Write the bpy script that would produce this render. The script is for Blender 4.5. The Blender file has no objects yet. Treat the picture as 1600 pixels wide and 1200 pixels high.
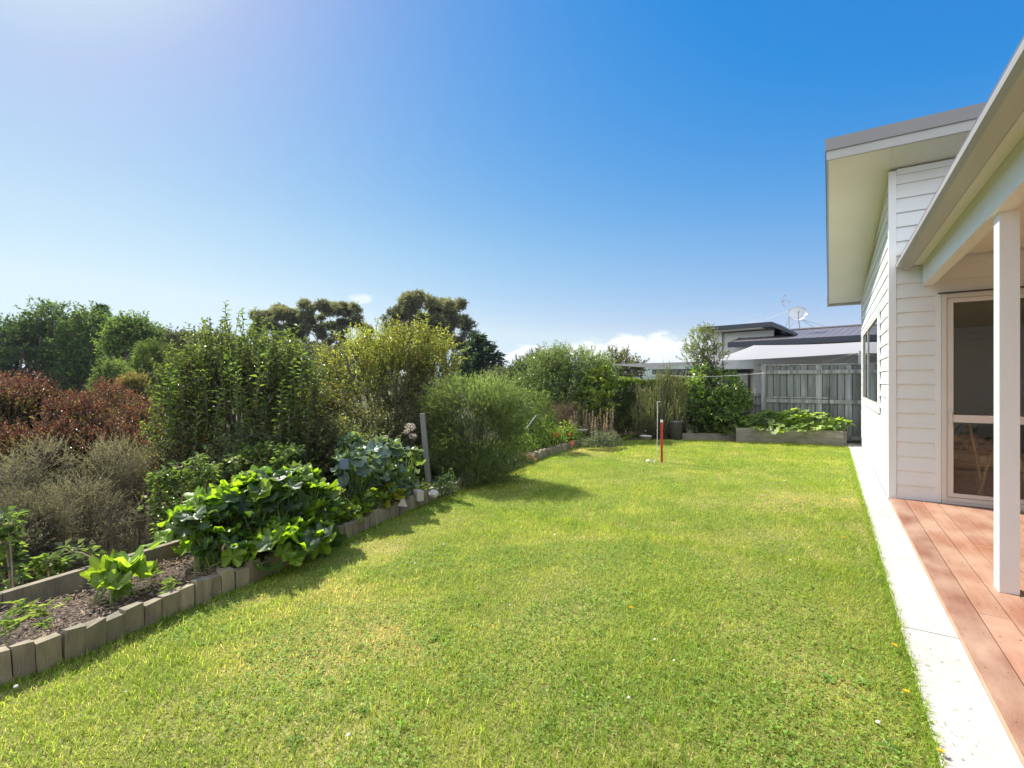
import bpy, math, random
import numpy as np
R = np.random.default_rng(7)
random.seed(7)
C = bpy.context.scene.collection
PI = math.pi
F, HY, H = 755.0, 597.0, 1.45          # focal length and horizon in photo pixels, eye height
YAW = math.atan2(496, F)
CS, SN = math.cos(YAW), math.sin(YAW)

# ------------------------------------------------------------------ places
# world: x runs across the lawn towards the house, y along the house away from the viewer
def cw(px, Y):
    X = (px - 800) / F * Y
    return np.array([X * CS - Y * SN, X * SN + Y * CS])
def zz(py, Y): return H + (HY - py) * Y / F
def pt(px, py, Y):
    q = cw(px, Y); return np.array([q[0], q[1], zz(py, Y)])
def gp(px, py, z=0.0):
    return cw(px, (H - z) * F / (py - HY))

EY = np.array([-8, -1, .58, .9, 1.3, 1.87, 2.4, 3.0, 3.54, 4.36, 5.0, 5.63, 7.08, 8.19, 10.0, 11.3, 30, 400])
EX = np.array([-3.05, -3.25, -3.29, -3.31, -3.40, -3.46, -3.58, -3.74, -3.87, -4.02, -4.12, -4.27, -4.44, -4.58, -4.70, -4.35, -6.5, -40])
def xe(y): return np.interp(y, EY, EX)
def wbed(y): return np.interp(y, [2.5, 5, 7, 12], [.78, 1.2, 1.6, 1.9])
def xb(y): return xe(y) - wbed(y)
def sstep(t): t = np.clip(t, 0, 1); return t * t * (3 - 2 * t)
def T(x, y):
    x = np.asarray(x, float); y = np.asarray(y, float)
    t = np.maximum(0, xb(np.minimum(y, 11)) - x)
    z = -.014 - .45 * sstep(t / .5) - .2 * np.maximum(0, t - .3)
    return np.maximum(z, -7.5)

# ------------------------------------------------------------------ noise
def mknoise(seed, n=10):
    r = np.random.default_rng(seed)
    k = r.normal(size=(n, 3)); k /= np.linalg.norm(k, axis=1)[:, None]
    k *= r.uniform(.6, 1.9, n)[:, None]; ph = r.uniform(0, 2 * PI, n)
    return lambda P, s=1.0: np.sin(P @ (k.T * s) + ph).sum(1) / math.sqrt(n / 2)
N1, N2, N3 = mknoise(1), mknoise(2), mknoise(3)

# ------------------------------------------------------------------ mesh accumulation
def unit(v): return v / np.maximum(np.linalg.norm(v, axis=-1, keepdims=True), 1e-9)
class M:
    def __init__(s): s.v = []; s.f3 = []; s.c3 = []; s.f4 = []; s.c4 = []; s.n = 0
    def add(s, V, tri=None, quad=None, ct=None, cq=None):
        V = np.asarray(V, np.float32).reshape(-1, 3)
        if tri is not None and len(tri):
            s.f3.append(np.asarray(tri, np.int32) + s.n)
            s.c3.append(np.broadcast_to(np.asarray((.5, .5, .5) if ct is None else ct, np.float32), (len(tri), 3)))
        if quad is not None and len(quad):
            s.f4.append(np.asarray(quad, np.int32) + s.n)
            s.c4.append(np.broadcast_to(np.asarray((.5, .5, .5) if cq is None else cq, np.float32), (len(quad), 3)))
        s.v.append(V); s.n += len(V)
    def box(s, x0, x1, y0, y1, z0, z1, c=None, rot=0, piv=None):
        V = np.array([[x, y, z] for z in (z0, z1) for y in (y0, y1) for x in (x0, x1)], float)
        if rot:
            p = np.array(piv if piv is not None else ((x0 + x1) / 2, (y0 + y1) / 2)); d = V[:, :2] - p
            V[:, 0] = p[0] + d[:, 0] * math.cos(rot) - d[:, 1] * math.sin(rot)
            V[:, 1] = p[1] + d[:, 0] * math.sin(rot) + d[:, 1] * math.cos(rot)
        s.add(V, quad=[[0, 2, 3, 1], [4, 5, 7, 6], [0, 1, 5, 4], [2, 6, 7, 3], [0, 4, 6, 2], [1, 3, 7, 5]], cq=c)
    def hexa(s, V, c=None):   # eight corners, ordered as in box
        s.add(V, quad=[[0, 2, 3, 1], [4, 5, 7, 6], [0, 1, 5, 4], [2, 6, 7, 3], [0, 4, 6, 2], [1, 3, 7, 5]], cq=c)
    def prism(s, prof, axis, a0, a1, c=None):  # closed profile swept along x or y
        n = len(prof); V = []
        for a in (a0, a1):
            for p, q in prof: V.append((a, p, q) if axis == 'x' else (p, a, q))
        s.add(V, quad=[[i, (i + 1) % n, n + (i + 1) % n, n + i] for i in range(n)], cq=c)
        s.add(V[:n], tri=[[0, i, i + 1] for i in range(1, n - 1)], ct=c)
        s.add(V[n:], tri=[[0, i, i + 1] for i in range(1, n - 1)], ct=c)
    def tube(s, pts, rad, sides=6, c=None, cap=True):
        pts = np.asarray(pts, float); n = len(pts); rad = np.broadcast_to(np.asarray(rad, float), (n,))
        t = unit(np.gradient(pts, axis=0)); ref = np.array([.31, .17, .93]) if abs(t[0][2]) < .9 else np.array([1., .2, .1])
        u = unit(np.cross(t, ref)); w = np.cross(t, u)
        an = np.arange(sides) * 2 * PI / sides
        V = pts[:, None] + rad[:, None, None] * (u[:, None] * np.cos(an)[None, :, None] + w[:, None] * np.sin(an)[None, :, None])
        q = [[i * sides + j, i * sides + (j + 1) % sides, (i + 1) * sides + (j + 1) % sides, (i + 1) * sides + j] for i in range(n - 1) for j in range(sides)]
        V = V.reshape(-1, 3); s.add(V, quad=q, cq=c)
        if cap:
            s.add(V[-sides:], tri=[[0, i, i + 1] for i in range(1, sides - 1)], ct=c)
            s.add(V[:sides], tri=[[0, i + 1, i] for i in range(1, sides - 1)], ct=c)
    def twigs(s, A, B, r0, r1, c=None):       # many thin three-sided stems at once
        A = np.asarray(A, float); B = np.asarray(B, float); n = len(A)
        if n == 0: return
        d = unit(B - A); ref = np.where(np.abs(d[:, 2:3]) < .9, np.array([[0, 0, 1.]]), np.array([[1., 0, 0]]))
        u = unit(np.cross(d, ref)); w = np.cross(d, u); V = np.zeros((n, 6, 3))
        r0 = np.broadcast_to(np.asarray(r0, float), (n,))[:, None]; r1 = np.broadcast_to(np.asarray(r1, float), (n,))[:, None]
        for j in range(3):
            o = u * math.cos(j * 2.0944) + w * math.sin(j * 2.0944)
            V[:, j] = A + o * r0; V[:, 3 + j] = B + o * r1
        b = np.arange(n)[:, None] * 6
        Q = np.concatenate([b + np.array([[j, (j + 1) % 3, 3 + (j + 1) % 3, 3 + j]]) for j in range(3)])
        cc = None if c is None else (np.tile(c, (3, 1)) if np.ndim(c) == 2 else c)
        s.add(V, quad=Q, cq=cc)
    def leaves(s, P, D, U, L, W, col, fold=.22, droop=.12):
        n = len(P); L = np.broadcast_to(L, (n,))[:, None]; W = np.broadcast_to(W, (n,))[:, None]
        S = unit(np.cross(D, U)); N = np.cross(S, D)
        V = np.zeros((n, 4, 3)); V[:, 0] = P; m = P + D * L * .45
        V[:, 1] = m - S * W * .5 + N * W * fold; V[:, 2] = m + S * W * .5 + N * W * fold
        V[:, 3] = P + D * L - N * L * droop
        b = np.arange(n)[:, None] * 4
        s.add(V, tri=np.concatenate([b + np.array([[0, 2, 3]]), b + np.array([[0, 3, 1]])]), ct=np.tile(col, (2, 1)))
    def ball(s, c, r, col=None, nu=10, nv=7, jit=0, seed=0):
        rr = np.random.default_rng(seed); V = []
        r = np.broadcast_to(np.asarray(r, float), (3,))
        for i in range(nv + 1):
            for j in range(nu):
                th = PI * i / nv; ph = 2 * PI * j / nu
                k = 1 + (rr.uniform(-jit, jit) if 0 < i < nv else 0)
                V.append(np.array(c) + r * k * np.array([math.sin(th) * math.cos(ph), math.sin(th) * math.sin(ph), math.cos(th)]))
        s.add(V, quad=[[i * nu + j, i * nu + (j + 1) % nu, (i + 1) * nu + (j + 1) % nu, (i + 1) * nu + j] for i in range(nv) for j in range(nu)], cq=col)
    def lathe(s, c, prof, n=20, col=None):
        V = [[c[0] + r * math.cos(2 * PI * j / n), c[1] + r * math.sin(2 * PI * j / n), c[2] + z] for r, z in prof for j in range(n)]
        s.add(V, quad=[[i * n + j, i * n + (j + 1) % n, (i + 1) * n + (j + 1) % n, (i + 1) * n + j] for i in range(len(prof) - 1) for j in range(n)], cq=col)
    def build(s, name, mat, parent=None, smooth=False):
        me = bpy.data.meshes.new(name)
        V = np.concatenate(s.v) if s.v else np.zeros((0, 3), np.float32)
        f3 = np.concatenate(s.f3) if s.f3 else np.zeros((0, 3), np.int32)
        f4 = np.concatenate(s.f4) if s.f4 else np.zeros((0, 4), np.int32)
        col = np.concatenate(s.c3 + s.c4) if (s.c3 or s.c4) else np.zeros((0, 3), np.float32)
        o = bpy.data.objects.new(name, me)
        off = np.zeros(3)
        if parent is not None:
            r = parent
            while r is not None: off += np.array(r.location); r = r.parent
        elif len(V):
            off = np.array([(V[:, 0].min() + V[:, 0].max()) / 2, (V[:, 1].min() + V[:, 1].max()) / 2, V[:, 2].min()])
            o.location = off
        V = V - off.astype(np.float32)
        me.vertices.add(len(V)); me.vertices.foreach_set('co', V.astype(np.float32).ravel())
        n3, n4 = len(f3), len(f4)
        me.loops.add(n3 * 3 + n4 * 4)
        me.loops.foreach_set('vertex_index', np.concatenate([f3.ravel(), f4.ravel()]).astype(np.int32))
        me.polygons.add(n3 + n4)
        me.polygons.foreach_set('loop_start', np.concatenate([np.arange(n3) * 3, n3 * 3 + np.arange(n4) * 4]).astype(np.int32))
        me.polygons.foreach_set('use_smooth', np.full(n3 + n4, smooth))
        me.update(calc_edges=True)
        at = me.attributes.new('tint', 'FLOAT_COLOR', 'FACE')
        at.data.foreach_set('color', np.concatenate([col, np.ones((len(col), 1), np.float32)], 1).astype(np.float32).ravel())
        me.materials.append(mat)
        C.objects.link(o)
        if parent is not None: o.parent = parent
        return o

def tag(o, label, cat, group=None):
    o['label'] = label; o['category'] = cat
    if group: o['group'] = group
    return o
def thing(name, label, cat, loc=(0, 0, 0), group=None):
    o = bpy.data.objects.new(name, None); o.empty_display_size = .1; C.objects.link(o)
    o.location = loc; return tag(o, label, cat, group)
def struct(o): o['kind'] = 'structure'; return o
def stuff(o, label, cat):
    o['kind'] = 'stuff'; return tag(o, label, cat)

# ------------------------------------------------------------------ materials
def nt(name):
    m = bpy.data.materials.new(name); m.use_nodes = True
    t = m.node_tree; t.nodes.clear()
    return m, t
def nd(t, typ, **kw):
    n = t.nodes.new(typ)
    for k, v in kw.items():
        if k in n.inputs: n.inputs[k].default_value = v
        else: setattr(n, k, v)
    return n
def ramp(t, stops):
    n = t.nodes.new('ShaderNodeValToRGB'); e = n.color_ramp.elements
    while len(e) > 1: e.remove(e[-1])
    e[0].position = stops[0][0]; e[0].color = (*stops[0][1], 1)
    for p, c in stops[1:]:
        q = e.new(p); q.color = (*c, 1)
    return n
def mixc(t, a, b, fac, mode='MIX'):
    n = t.nodes.new('ShaderNodeMix'); n.data_type = 'RGBA'; n.blend_type = mode
    for s, v in ((n.inputs[0], fac), (n.inputs[6], a), (n.inputs[7], b)):
        if hasattr(v, 'is_linked'): t.links.new(v, s)
        elif isinstance(v, (int, float)): s.default_value = v
        else: s.default_value = (*v, 1)
    return n.outputs[2]
def noise(t, scale, detail=4, vec=None, stretch=None):
    n = nd(t, 'ShaderNodeTexNoise', Scale=scale, Detail=detail)
    tc = nd(t, 'ShaderNodeNewGeometry').outputs['Position'] if vec is None else vec
    if stretch:
        mp = nd(t, 'ShaderNodeMapping'); mp.inputs['Scale'].default_value = stretch
        t.links.new(tc, mp.inputs[0]); tc = mp.outputs[0]
    t.links.new(tc, n.inputs['Vector'])
    return n.outputs['Fac']
def out(t, sh): o = nd(t, 'ShaderNodeOutputMaterial'); t.links.new(sh, o.inputs[0])
def surf(name, base, rough=.6, var=None, bump=None, metal=0, tint=False, spec=.5, var2=None):
    """base colour, var=(scale, stretch, darker colour, strength), bump=(scale, stretch, strength, distance)"""
    m, t = nt(name)
    b = nd(t, 'ShaderNodeBsdfPrincipled', Roughness=rough, Metallic=metal)
    b.inputs['Specular IOR Level'].default_value = spec
    col = base
    if tint:
        at = nd(t, 'ShaderNodeAttribute', attribute_name='tint')
        k = nd(t, 'ShaderNodeVectorMath', operation='SCALE'); k.inputs['Scale'].default_value = 2.0
        t.links.new(at.outputs['Color'], k.inputs[0])
        col = mixc(t, base, k.outputs[0], 1.0, 'MULTIPLY')
    for v in (var, var2):
        if v:
            sc, st, dk, sg = v
            r = ramp(t, [(.32, (0, 0, 0)), (.68, (1, 1, 1))]); t.links.new(noise(t, sc, 6, stretch=st), r.inputs[0])
            g = nd(t, 'ShaderNodeMath', operation='MULTIPLY'); g.inputs[1].default_value = sg
            t.links.new(r.outputs[0], g.inputs[0])
            col = mixc(t, col, dk, g.outputs[0])
    if hasattr(col, 'is_linked'): t.links.new(col, b.inputs['Base Color'])
    else: b.inputs['Base Color'].default_value = (*col, 1)
    if bump:
        sc, st, sg, di = bump
        bp = nd(t, 'ShaderNodeBump', Strength=sg, Distance=di)
        t.links.new(noise(t, sc, 5, stretch=st), bp.inputs['Height']); t.links.new(bp.outputs[0], b.inputs['Normal'])
    out(t, b.outputs[0]); return m
def leafmat(name, rough=.45, tr=.42, spec=.4, boost=1.5, warm=(1.0, 1.0, .55)):
    m, t = nt(name)
    at = nd(t, 'ShaderNodeAttribute', attribute_name='tint')
    b = nd(t, 'ShaderNodeBsdfPrincipled', Roughness=rough); b.inputs['Specular IOR Level'].default_value = spec
    t.links.new(at.outputs['Color'], b.inputs['Base Color'])
    k = nd(t, 'ShaderNodeVectorMath', operation='MULTIPLY')
    k.inputs[1].default_value = tuple(boost * w for w in warm)
    t.links.new(at.outputs['Color'], k.inputs[0])
    tl = nd(t, 'ShaderNodeBsdfTranslucent'); t.links.new(k.outputs[0], tl.inputs['Color'])
    mx = nd(t, 'ShaderNodeMixShader'); mx.inputs[0].default_value = tr
    t.links.new(b.outputs[0], mx.inputs[1]); t.links.new(tl.outputs[0], mx.inputs[2])
    out(t, mx.outputs[0]); return m
LEAF = leafmat('leaf', .38, .45, .55, 2.0, (1.0, 1.0, .5))
GLOSSY = leafmat('glossy_leaf', .25, .35, .75, 2.0, (1.0, 1.0, .5))
MATTE = leafmat('matte_leaf', .6, .42, .25, 1.9, (1.0, 1.0, .6))
BIGLEAF = leafmat('large_leaf', .42, .5, .4, 2.2, (1.0, 1.0, .25))
REDLEAF = leafmat('red_leaf', .4, .42, .5, 1.6, (1, .95, .7))
WAXY = leafmat('waxy_leaf', .33, .35, .5, 1.7, (1.0, 1.0, .55))
GRASS = leafmat('grass_blade', .6, .45, .15, 2.0, (1.0, 1.0, .5))
BARK = surf('bark', (.14, .115, .09), .85, (14, (1, 1, .3), (.06, .05, .04), .8), (30, (1, 1, .25), .6, .01), tint=True)
TWIG = surf('twig', (.3, .27, .235), .85, tint=True)
WHITE = surf('white_paint', (.765, .785, .80), .42, (1.6, None, (.74, .73, .69), .5), (9, (1, 1, 1), .06, .004), var2=(26, (3, 3, .35), (.70, .69, .65), .22))
TRIM = surf('white_trim', (.78, .79, .80), .38, (2.5, None, (.73, .72, .69), .4))
CREAM = surf('soffit_cream', (.76, .735, .67), .55, (1.2, None, (.68, .65, .56), .5))
GUTTER = surf('gutter_grey', (.38, .365, .345), .35, (2.2, None, (.32, .31, .29), .5), metal=0)
FLASH = surf('flashing_grey', (.235, .225, .215), .4, (3, None, (.19, .18, .17), .5))
FASCIA = surf('fascia_grey', (.40, .395, .37), .5, (2, None, (.34, .33, .31), .5))
ALU = surf('window_aluminium', (.66, .63, .58), .35, (5, None, (.6, .57, .53), .4))
CONC = surf('concrete', (.50, .49, .465), .85, (1.7, None, (.38, .37, .34), .55), (60, None, .3, .004), var2=(13, None, (.34, .325, .30), .35))
DECK = surf('deck_timber', (.39, .18, .105), .5, (5, (9, .7, 1), (.25, .10, .058), .75), (40, (9, .6, 1), .5, .005), tint=True, var2=(2.6, (1.6, .8, 1), (.52, .36, .26), .7))
FENCE = surf('weathered_timber', (.35, .355, .355), .9, (3.6, (5, 5, .4), (.085, .09, .092), .85), (24, (5, 5, .35), .5, .006), tint=True, var2=(1.5, (1, 1, .6), (.20, .235, .20), .28))
EDGE = surf('edging_timber', (.31, .265, .18), .9, (9, (2, 2, .7), (.12, .10, .075), .7), (40, (3, 3, .5), .6, .006), tint=True, var2=(3.4, None, (.15, .15, .10), .5))
SLEEPER = surf('sleeper_timber', (.27, .25, .215), .9, (6, (.6, 1, 2), (.12, .11, .09), .75), (30, (.4, 1, 4), .6, .006), tint=True)
SOIL = surf('garden_soil', (.08, .058, .042), .95, (6, None, (.05, .036, .026), .7), (35, None, .9, .02))
GROUND = surf('hillside_ground', (.10, .095, .05), .95, spec=.05, var=(1.2, None, (.05, .055, .025), .8), bump=(8, None, .8, .05))
MULCH = surf('bark_mulch', (.24, .175, .12), .9, tint=True)
ROOF = surf('dark_roof', (.135, .12, .125), .45, (2, None, (.11, .10, .105), .5))
DKFASC = surf('dark_fascia', (.035, .042, .055), .4)
GREYBOARD = surf('grey_weatherboard', (.46, .455, .44), .55, (2, None, (.40, .395, .38), .5))
HOUSEWHITE = surf('rendered_white', (.72, .72, .70), .6, (2, None, (.66, .65, .63), .5))
BEIGE = surf('beige_wall', (.56, .51, .42), .6, (2, None, (.5, .45, .37), .5))
SAIL = leafmat('sail_cloth', .8, .25, .1, 1.0, (1, 1, 1))
METAL = surf('galvanised_metal', (.45, .46, .47), .4, metal=.6)
DISHM = surf('dish_grey', (.62, .63, .64), .45, (3, None, (.55, .56, .57), .4))
BLACK = surf('black_plastic', (.028, .029, .031), .45, (6, None, (.05, .05, .05), .5))
CHAR = surf('charcoal_plastic', (.085, .088, .092), .5, (8, None, (.12, .12, .12), .5))
RED = surf('red_tube', (.42, .045, .03), .4, (9, None, (.30, .03, .022), .5))
BALL = surf('ball_felt', (.72, .74, .55), .9, (60, None, (.6, .62, .4), .6))
STRING = surf('white_cord', (.7, .69, .64), .8)
STONE = surf('pale_stone', (.55, .53, .48), .9, (9, None, (.25, .235, .2), .6), (30, None, .6, .01))
BLOCK = surf('concrete_block', (.46, .43, .38), .9, (14, None, (.3, .28, .24), .6), (50, None, .5, .005))
TERRA = surf('terracotta', (.34, .15, .085), .8, (8, None, (.25, .12, .08), .6))
FLOOR = surf('floor_boards', (.32, .19, .12), .35, (4, (8, .7, 1), (.12, .065, .04), .7))
INNER = surf('room_wall', (.68, .65, .58), .8)
RATTAN = surf('rattan', (.60, .40, .19), .6, (30, None, (.3, .18, .08), .6))
CUSH = surf('cushion_cloth', (.74, .62, .42), .9, (20, None, (.5, .44, .33), .5))
FLOWER = leafmat('petal', .6, .35, .2, 1.1, (1, 1, 1))
HILL = surf('far_hill', (.05, .075, .05), .95, spec=0, var=(.006, None, (.09, .11, .06), .7), var2=(.03, None, (.035, .055, .04), .6))
CURT = surf('curtain_cloth', (.62, .64, .60), .9, (9, (9, 9, .1), (.42, .45, .42), .7))
def glass(name, mn, tintc):
    m, t = nt(name)
    tr = nd(t, 'ShaderNodeBsdfTransparent'); tr.inputs[0].default_value = (*tintc, 1)
    gl = nd(t, 'ShaderNodeBsdfGlossy', Roughness=.0); gl.inputs[0].default_value = (.95, .97, .97, 1)
    fr = nd(t, 'ShaderNodeFresnel', IOR=1.5)
    ma = nd(t, 'ShaderNodeMath', operation='MULTIPLY_ADD'); ma.inputs[1].default_value = 1.0; ma.inputs[2].default_value = mn
    t.links.new(fr.outputs[0], ma.inputs[0]); ma.use_clamp = True
    mx = nd(t, 'ShaderNodeMixShader'); t.links.new(ma.outputs[0], mx.inputs[0])
    t.links.new(tr.outputs[0], mx.inputs[1]); t.links.new(gl.outputs[0], mx.inputs[2])
    out(t, mx.outputs[0]); return m
GLASS = glass('window_glass', .0, (.90, .92, .91))

# ------------------------------------------------------------------ world, sun, camera
SUN_EL, SUN_OFF = math.radians(48), math.radians(9)
sdir = np.array([-math.cos(SUN_OFF) * math.cos(SUN_EL), math.sin(SUN_OFF) * math.cos(SUN_EL), math.sin(SUN_EL)])
sc = bpy.context.scene
w = bpy.data.worlds.new('World'); sc.world = w; w.use_nodes = True
t = w.node_tree; t.nodes.clear()
sky = nd(t, 'ShaderNodeTexSky'); sky.sky_type = 'NISHITA'; sky.sun_disc = False
sky.sun_elevation = SUN_EL; sky.sun_rotation = math.atan2(sdir[0], sdir[1])
sky.air_density = 1.0; sky.dust_density = .36; sky.ozone_density = 1.6; sky.altitude = 50
hs = nd(t, 'ShaderNodeHueSaturation', Saturation=1.28, Value=1.0); t.links.new(sky.outputs[0], hs.inputs['Color'])
# low bank of cumulus over the horizon beyond the hedge
tc = nd(t, 'ShaderNodeTexCoord'); dirv = tc.outputs['Generated']
sep = nd(t, 'ShaderNodeSeparateXYZ'); t.links.new(dirv, sep.inputs[0])
def wmath(op, a, b=None, clamp=False):
    n = nd(t, 'ShaderNodeMath', operation=op); n.use_clamp = clamp
    for i, v in enumerate((a, b)):
        if v is None: continue
        if hasattr(v, 'is_linked'): t.links.new(v, n.inputs[i])
        else: n.inputs[i].default_value = v
    return n.outputs[0]
az = wmath('ARCTAN2', sep.outputs[0], sep.outputs[1])        # clockwise from +y
elv = wmath('ARCSINE', sep.outputs[2])
AZ0 = -YAW
def azof(px): return AZ0 + math.atan2(px - 800, F)
def mrange(v, a, b, c, d, smooth=True):
    n = nd(t, 'ShaderNodeMapRange'); n.interpolation_type = 'SMOOTHSTEP' if smooth else 'LINEAR'
    t.links.new(v, n.inputs[0])
    for i, q in enumerate((a, b, c, d)): n.inputs[i + 1].default_value = q
    return n.outputs[0]
cmb = nd(t, 'ShaderNodeCombineXYZ'); t.links.new(az, cmb.inputs[0]); t.links.new(elv, cmb.inputs[1])
def wnoise(scale, detail, stretch):
    mp = nd(t, 'ShaderNodeMapping'); mp.inputs['Scale'].default_value = stretch; t.links.new(cmb.outputs[0], mp.inputs[0])
    n = nd(t, 'ShaderNodeTexNoise', Scale=scale, Detail=detail, Roughness=.62); t.links.new(mp.outputs[0], n.inputs['Vector']); return n.outputs['Fac']
nb = wnoise(7, 2, (1, .4, 1)); nf = wnoise(30, 7, (1, 1.5, 1))
top = wmath('ADD', wmath('MULTIPLY', mrange(az, azof(760), azof(1120), 0, 1, False), .028), wmath('MULTIPLY', nb, .095))
top = wmath('ADD', top, wmath('MULTIPLY', wmath('SUBTRACT', nf, .5), .06))
dlt = wmath('SUBTRACT', wmath('ADD', top, .018), elv)
cm = mrange(dlt, -.006, .014, 0, 1)
cm = wmath('MULTIPLY', cm, mrange(az, azof(735), azof(800), 0, 1))
cm = wmath('MULTIPLY', cm, mrange(az, azof(1120), azof(1230), 1, 0))
cm = wmath('MULTIPLY', cm, mrange(elv, -.01, .03, .75, 1))
# one wisp above the gum trees
def blob(px, py, rx, ry, k):
    ex = wmath('DIVIDE', wmath('SUBTRACT', az, azof(px)), rx); ey = wmath('DIVIDE', wmath('SUBTRACT', elv, math.atan2(HY - py, math.hypot(F, px - 800))), ry)
    d = wmath('ADD', wmath('MULTIPLY', ex, ex), wmath('MULTIPLY', ey, ey))
    d = wmath('ADD', d, wmath('MULTIPLY', wmath('SUBTRACT', nf, .5), 2.6))
    return wmath('MULTIPLY', mrange(d, .1, 1.0, 1, 0), k)
cm = wmath('MAXIMUM', cm, blob(565, 466, .03, .012, .55))
cl = mixc(t, (5.0, 5.5, 6.1), (7.6, 7.6, 7.6), mrange(wmath('ADD', wmath('MULTIPLY', elv, 8), nf), .5, 1.1, 0, 1))
# grade of the clear sky: deeper blue away from the sun, soft towards the horizon
sp3 = nd(t, 'ShaderNodeSeparateColor'); t.links.new(hs.outputs[0], sp3.inputs[0])
hf = mrange(elv, .04, .30, .68, 1)
r_ = wmath('MULTIPLY', wmath('MULTIPLY', wmath('MAXIMUM', wmath('SUBTRACT', sp3.outputs[0], .62), .02), 1.62), hf)
g_ = wmath('MULTIPLY', sp3.outputs[1], mrange(elv, .04, .30, .78, 1))
b_ = wmath('MULTIPLY', wmath('POWER', sp3.outputs[2], .30), 3.25)
r_ = wmath('MINIMUM', r_, wmath('MULTIPLY', b_, .72)); g_ = wmath('MAXIMUM', g_, wmath('MULTIPLY', r_, 1.28)); g_ = wmath('MINIMUM', g_, wmath('MULTIPLY', b_, .90))
cb3 = nd(t, 'ShaderNodeCombineColor')
for i_, q_ in enumerate((r_, g_, b_)): t.links.new(q_, cb3.inputs[i_])
skc = mixc(t, cb3.outputs[0], cl, wmath('MULTIPLY', cm, .92))
# bright broken cloud added to the unseen sky behind the viewer, for fill light
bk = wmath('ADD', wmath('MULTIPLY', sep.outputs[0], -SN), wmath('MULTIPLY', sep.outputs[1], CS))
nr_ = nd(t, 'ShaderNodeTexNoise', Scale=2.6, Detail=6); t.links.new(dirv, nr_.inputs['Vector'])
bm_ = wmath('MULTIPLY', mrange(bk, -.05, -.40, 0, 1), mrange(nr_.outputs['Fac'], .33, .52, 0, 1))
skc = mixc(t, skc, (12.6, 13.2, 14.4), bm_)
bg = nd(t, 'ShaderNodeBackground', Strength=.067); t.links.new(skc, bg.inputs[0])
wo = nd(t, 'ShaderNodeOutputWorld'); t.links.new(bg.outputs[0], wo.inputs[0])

sl = bpy.data.lights.new('sun', 'SUN'); sl.energy = 4.1; sl.angle = math.radians(.53); sl.color = (1, .945, .86)
so = bpy.data.objects.new('sun', sl); C.objects.link(so); so.location = (-20, 4, 24)
from mathutils import Vector
so.rotation_euler = Vector(sdir).to_track_quat('Z', 'Y').to_euler()
cam = bpy.data.cameras.new('camera'); cam.sensor_width = 36; cam.lens = F / 1600 * 36; cam.shift_y = -3 / 1600
cam.clip_start = .05; cam.clip_end = 9000
co = bpy.data.objects.new('camera', cam); C.objects.link(co); co.location = (0, 0, H); co.rotation_euler = (PI / 2, 0, YAW); sc.camera = co
vs = sc.view_settings; vs.view_transform = 'Standard'; vs.look = 'None'; vs.exposure = 1.15; vs.gamma = 1
sc.cycles.max_bounces = 8; sc.cycles.diffuse_bounces = 4; sc.cycles.transparent_max_bounces = 8; sc.cycles.transmission_bounces = 4
sc.cycles.caustics_reflective = False; sc.cycles.caustics_refractive = False

# ------------------------------------------------------------------ ground
def spaced(lo, hi, f0, f1, step, grow=1.35):
    a = list(np.arange(f0, f1 + 1e-6, step)); d = step
    while a[-1] < hi: d *= grow; a.append(a[-1] + d)
    d = step
    while a[0] > lo: d *= grow; a.insert(0, a[0] - d)
    return np.array(a)
gx, gy = spaced(-1500, 1500, -9, 1, .18), spaced(-200, 2500, -3, 14, .3)
GXX, GYY = np.meshgrid(gx, gy); GZ = T(GXX, GYY)
gpnt = np.stack([GXX.ravel(), GYY.ravel(), GZ.ravel()], 1)
gpnt[:, 2] += np.where(gpnt[:, 2] < -.3, .07 * N1(gpnt, 2.2), 0)
nxg, nyg = len(gx), len(gy)
ii = (np.arange(nyg - 1)[:, None] * nxg + np.arange(nxg - 1)[None]).ravel()
m = M(); m.add(gpnt, quad=np.stack([ii, ii + 1, ii + nxg + 1, ii + nxg], 1))
struct(m.build('ground', GROUND, smooth=True))

ey = EY[(EY > -8.5) & (EY < 11.5)]
LAWN = np.array([(.35, -6), (.35, 13.3), (-.8, 13.1), (-1.9, 12.86), (-2.6, 12.72), (-3.18, 12.45), (-3.9, 11.85), (-4.35, 11.3)] + [(xe(y), y) for y in (10.6, 10, 9.1, 8.19, 7.08, 6.3, 5.63, 5, 4.36, 3.54, 3, 2.4, 1.87, 1.3, .9, .58, -1)] + [(-3.1, -6)])
import bmesh
bm = bmesh.new(); bm.faces.new([bm.verts.new((x, y, .004)) for x, y in LAWN]); bmesh.ops.triangulate(bm, faces=bm.faces)
def lawnmat():
    m_, t_ = nt('lawn_turf')
    b = nd(t_, 'ShaderNodeBsdfPrincipled', Roughness=.95); b.inputs['Specular IOR Level'].default_value = .05
    r = ramp(t_, [(.3, (.17, .19, .045)), (.5, (.29, .27, .09)), (.72, (.44, .36, .19))]); t_.links.new(noise(t_, 1.3, 7), r.inputs[0])
    r2 = ramp(t_, [(.4, (0, 0, 0)), (.65, (1, 1, 1))]); t_.links.new(noise(t_, 90, 3), r2.inputs[0])
    c = mixc(t_, r.outputs[0], (.12, .13, .04), r2.outputs[0]); t_.links.new(c, b.inputs['Base Color'])
    bp = nd(t_, 'ShaderNodeBump', Strength=.8, Distance=.02); t_.links.new(noise(t_, 70, 4), bp.inputs['Height']); t_.links.new(bp.outputs[0], b.inputs['Normal'])
    out(t_, b.outputs[0]); return m_
me = bpy.data.meshes.new('lawn'); bm.to_mesh(me); bm.free(); me.materials.append(lawnmat())
lo = bpy.data.objects.new('lawn', me); C.objects.link(lo); struct(lo)

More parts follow.
